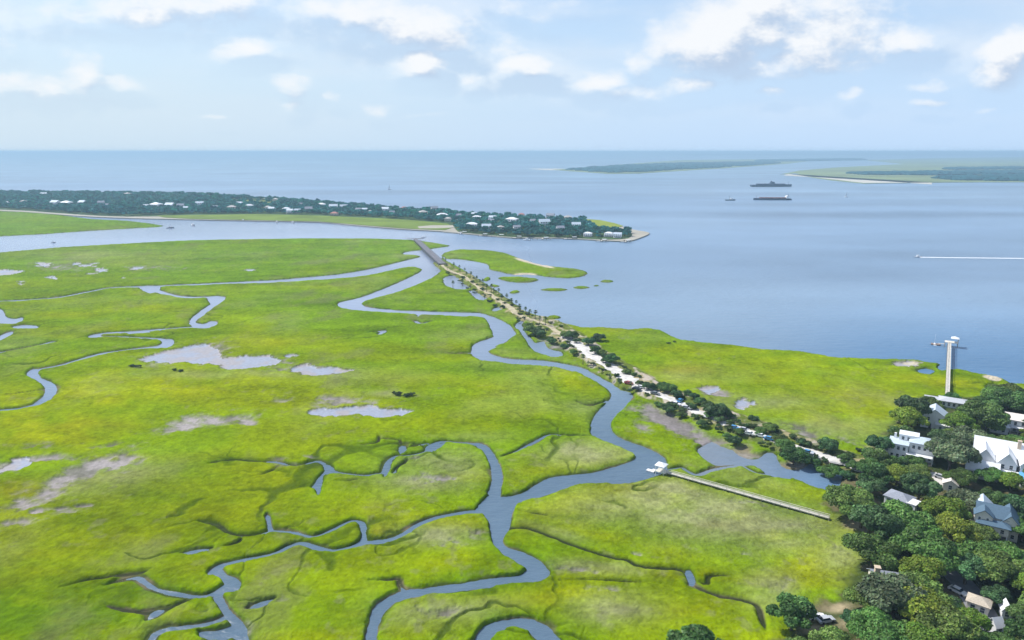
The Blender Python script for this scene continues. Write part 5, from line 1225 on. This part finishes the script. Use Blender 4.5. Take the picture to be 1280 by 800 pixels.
# ================================================================== LIGHT AND SKY
EL = 50.0
sx, sy = -.86, .50
sv = Vector((sx, sy, 0)).normalized() * math.cos(R(EL)) + Vector((0, 0, math.sin(R(EL))))
sd_ = bpy.data.lights.new('sun', 'SUN'); sd_.energy = 4.0; sd_.angle = R(.6); sd_.color = (1, .955, .88)
so_ = bpy.data.objects.new('sun', sd_); COL.objects.link(so_); so_.rotation_euler = sv.to_track_quat('Z', 'Y').to_euler()
w = bpy.data.worlds.new('World'); sc.world = w; w.use_nodes = True; nt = w.node_tree; N = nt.nodes; L = nt.links
bg = N['Background']
sky = N.new('ShaderNodeTexSky'); sky.sky_type = 'NISHITA'; sky.sun_disc = False; sky.sun_elevation = R(EL); sky.sun_rotation = math.atan2(sx, sy)
sky.altitude = 0; sky.air_density = 1.0; sky.dust_density = .6; sky.ozone_density = 3.0
L.new(sky.outputs[0], bg.inputs['Color']); bg.inputs['Strength'].default_value = .115
# clouds: puffs given as direction, size, amount
def M_(op, a, b=None, c=None):
    n = N.new('ShaderNodeMath'); n.operation = op
    for i, v in enumerate((a, b, c)):
        if v is None: continue
        if isinstance(v, (int, float)): n.inputs[i].default_value = v
        else: L.new(v, n.inputs[i])
    return n.outputs[0]
tc = N.new('ShaderNodeTexCoord'); sep = N.new('ShaderNodeSeparateXYZ'); L.new(tc.outputs['Generated'], sep.inputs[0])
ymax = M_('MAXIMUM', sep.outputs[1], .05)
cu = M_('DIVIDE', sep.outputs[0], ymax); cv = M_('DIVIDE', sep.outputs[2], ymax)
CL = [(215, 5, 130, 26, 1.0), (255, 18, 60, 14, .7), (455, 15, 80, 22, 1.0), (515, 35, 70, 26, 1.1), (560, 45, 30, 18, .8), (312, 60, 36, 14, 1.1), (520, 84, 40, 14, 1.05), (600, 98, 22, 10, .9), (662, 84, 36, 17, 1.05), (660, 10, 80, 16, .55), (748, 103, 46, 13, 1.1), (810, 88, 24, 26, .8), (800, 118, 50, 10, .8), (868, 108, 34, 12, .75),
      (905, 45, 62, 44, 1.35), (960, 25, 80, 40, 1.2), (1040, 38, 90, 44, 1.15), (1130, 50, 34, 18, 1.1), (1000, 75, 110, 18, .9), (1058, 118, 18, 6, .8), (968, 113, 20, 6, .6), (1155, 104, 26, 8, .75), (1262, 78, 46, 26, 1.3), (1290, 60, 40, 22, 1.2), (1232, 139, 14, 5, .5),
      (20, 105, 50, 16, .8), (92, 92, 26, 24, .8), (150, 108, 40, 12, .6), (365, 105, 22, 14, .65), (412, 122, 12, 8, .55), (462, 135, 30, 8, .5), (255, 149, 16, 5, .5), (350, 130, 30, 10, .35), (620, 60, 60, 24, .45), (60, 20, 80, 22, .35), (1160, 130, 26, 7, .5),
      (530, 148, 40, 6, .35), (1000, 135, 90, 6, .25), (700, 130, 80, 8, .3), (1400, 30, 90, 40, 1.2), (-130, 40, 120, 40, 1), (600, -90, 160, 40, 1), (300, -120, 120, 40, 1.1), (950, -110, 150, 44, 1.1)]
grp = bpy.data.node_groups.new('cloud_field', 'ShaderNodeTree')
grp.interface.new_socket('u', in_out='INPUT', socket_type='NodeSocketFloat'); grp.interface.new_socket('v', in_out='INPUT', socket_type='NodeSocketFloat'); grp.interface.new_socket('d', in_out='OUTPUT', socket_type='NodeSocketFloat')
Ng, Lg = grp.nodes, grp.links
gi = Ng.new('NodeGroupInput'); go = Ng.new('NodeGroupOutput')
def G_(op, a, b=None, c=None):
    n = Ng.new('ShaderNodeMath'); n.operation = op
    for i, v in enumerate((a, b, c)):
        if v is None: continue
        if isinstance(v, (int, float)): n.inputs[i].default_value = v
        else: Lg.new(v, n.inputs[i])
    return n.outputs[0]
cx_ = Ng.new('ShaderNodeCombineXYZ'); Lg.new(gi.outputs[0], cx_.inputs[0]); Lg.new(G_('MULTIPLY', gi.outputs[1], 1.7), cx_.inputs[1])
def noise(scale, det, ro, off):
    n = Ng.new('ShaderNodeTexNoise'); n.inputs['Scale'].default_value = scale; n.inputs['Detail'].default_value = det; n.inputs['Roughness'].default_value = ro
    va = Ng.new('ShaderNodeVectorMath'); va.operation = 'ADD'; va.inputs[1].default_value = (off, off * .7, off * 1.3); Lg.new(cx_.outputs[0], va.inputs[0]); Lg.new(va.outputs[0], n.inputs['Vector']); return n.outputs[0]
nA = noise(9, 3, .5, 3.1); nB = noise(9, 3, .5, 7.7); nC = noise(17, 10, .60, 1.2)
du = G_('ADD', gi.outputs[0], G_('MULTIPLY', G_('SUBTRACT', nA, .5), .10)); dv = G_('ADD', gi.outputs[1], G_('MULTIPLY', G_('SUBTRACT', nB, .5), .05))
acc = None
for px, py, rx, ry, a in CL:
    u0 = (px - 640) / F / CP * 1.0; t = (400 - py) / F; v0 = (t * CP - SP) / (CP + t * SP); u0 = (px - 640) / F / (CP + t * SP)
    e1 = G_('MULTIPLY', G_('SUBTRACT', du, u0), F / rx); e2 = G_('MULTIPLY', G_('SUBTRACT', dv, v0), F / ry)
    q2 = G_('MULTIPLY_ADD', e1, e1, G_('MULTIPLY', e2, e2))
    ee = G_('MULTIPLY', G_('POWER', 2.718, G_('MULTIPLY', q2, -.9)), a)
    acc = ee if acc is None else G_('MAXIMUM', acc, ee)
dd_ = G_('ADD', acc, G_('MULTIPLY', G_('SUBTRACT', nC, .5), 1.65))
dd_ = G_('MULTIPLY', dd_, G_('MINIMUM', G_('MULTIPLY', acc, 3), 1))
Lg.new(dd_, go.inputs[0])
def field(u, v):
    g_ = N.new('ShaderNodeGroup'); g_.node_tree = grp; L.new(u, g_.inputs[0]); L.new(v, g_.inputs[1]); return g_.outputs[0]
d0 = field(cu, cv); d1 = field(M_('SUBTRACT', cu, .012), M_('ADD', cv, .022))
def mrng(x, a, b, c=0, d=1, smooth=True):
    n = N.new('ShaderNodeMapRange'); n.interpolation_type = 'SMOOTHSTEP' if smooth else 'LINEAR'
    for i, v in enumerate((a, b, c, d)): n.inputs[i + 1].default_value = v
    L.new(x, n.inputs[0]); return n.outputs[0]
alpha = M_('MULTIPLY', mrng(d0, -.04, 1.15), .92)
veil = N.new('ShaderNodeTexNoise'); veil.inputs['Scale'].default_value = 3.2; veil.inputs['Detail'].default_value = 6
mpv = N.new('ShaderNodeMapping'); mpv.inputs['Scale'].default_value = (1, 1, 5); L.new(tc.outputs['Generated'], mpv.inputs[0]); L.new(mpv.outputs[0], veil.inputs['Vector'])
veilf = M_('MULTIPLY', mrng(veil.outputs[0], .34, .70), .46)
front = mrng(sep.outputs[1], .05, .25)
# clouds over the rest of the sky, laid on a high plane
zz = M_('MAXIMUM', sep.outputs[2], .08); cxy = N.new('ShaderNodeCombineXYZ'); L.new(M_('DIVIDE', sep.outputs[0], zz), cxy.inputs[0]); L.new(M_('DIVIDE', sep.outputs[1], zz), cxy.inputs[1])
nh = N.new('ShaderNodeTexNoise'); nh.inputs['Scale'].default_value = 1.1; nh.inputs['Detail'].default_value = 7; L.new(cxy.outputs[0], nh.inputs['Vector'])
highc = M_('MULTIPLY', mrng(nh.outputs[0], .52, .68), M_('MULTIPLY', mrng(sep.outputs[2], .22, .38), .8))
alpha = M_('MAXIMUM', M_('MULTIPLY', alpha, front), highc)
alpha = M_('MAXIMUM', alpha, M_('MULTIPLY', veilf, mrng(sep.outputs[2], .0, .12)))
shade = mrng(M_('SUBTRACT', d1, d0), -.30, .45, 1, 0)
ramp = N.new('ShaderNodeMix'); ramp.data_type = 'RGBA'; L.new(shade, ramp.inputs[0]); ramp.inputs[6].default_value = (.50, .62, .80, 1); ramp.inputs[7].default_value = (.95, .965, .985, 1)
hzc = N.new('ShaderNodeMix'); hzc.data_type = 'RGBA'; hzc.inputs[6].default_value = (.465, .575, .67, 1); hzc.inputs[7].default_value = (.41, .55, .735, 1); L.new(mrng(sep.outputs[0], -.6, .5), hzc.inputs[0])
bgh = N.new('ShaderNodeBackground'); L.new(hzc.outputs[2], bgh.inputs['Color'])
low = M_('MULTIPLY', mrng(sep.outputs[2], .42, .0, 0, 1), .97)
mxh = N.new('ShaderNodeMixShader'); L.new(M_('MAXIMUM', low, mrng(sep.outputs[2], .03, .0, 0, 1)), mxh.inputs[0]); L.new(bg.outputs[0], mxh.inputs[1]); L.new(bgh.outputs[0], mxh.inputs[2])
bg2 = N.new('ShaderNodeBackground'); L.new(ramp.outputs[2], bg2.inputs['Color']); bg2.inputs['Strength'].default_value = .74
mxs = N.new('ShaderNodeMixShader'); L.new(alpha, mxs.inputs[0]); L.new(mxh.outputs[0], mxs.inputs[1]); L.new(bg2.outputs[0], mxs.inputs[2])
L.new(mxs.outputs[0], N['World Output'].inputs['Surface'])
w.cycles.sampling_method = 'MANUAL'; w.cycles.sample_map_resolution = 512

sc.view_settings.view_transform = 'Standard'; sc.view_settings.look = 'None'; sc.view_settings.gamma = 1; sc.view_settings.exposure = .46
sc.view_settings.use_curve_mapping = False
sc.render.engine = 'CYCLES'
cy = sc.cycles
cy.max_bounces = 5; cy.volume_bounces = 0; cy.transparent_max_bounces = 8; cy.diffuse_bounces = 2; cy.glossy_bounces = 2
cy.use_denoising = True; cy.use_adaptive_sampling = True; cy.adaptive_threshold = .02; cy.transmission_bounces = 2
# prototypes never planted are removed
for lst in (oaks, far_trees, shrubs, palms):
    for o, *_ in lst:
        if o.name not in first_used and o.location.length < .01:
            for c in list(o.children): bpy.data.objects.remove(c)
            bpy.data.objects.remove(o)
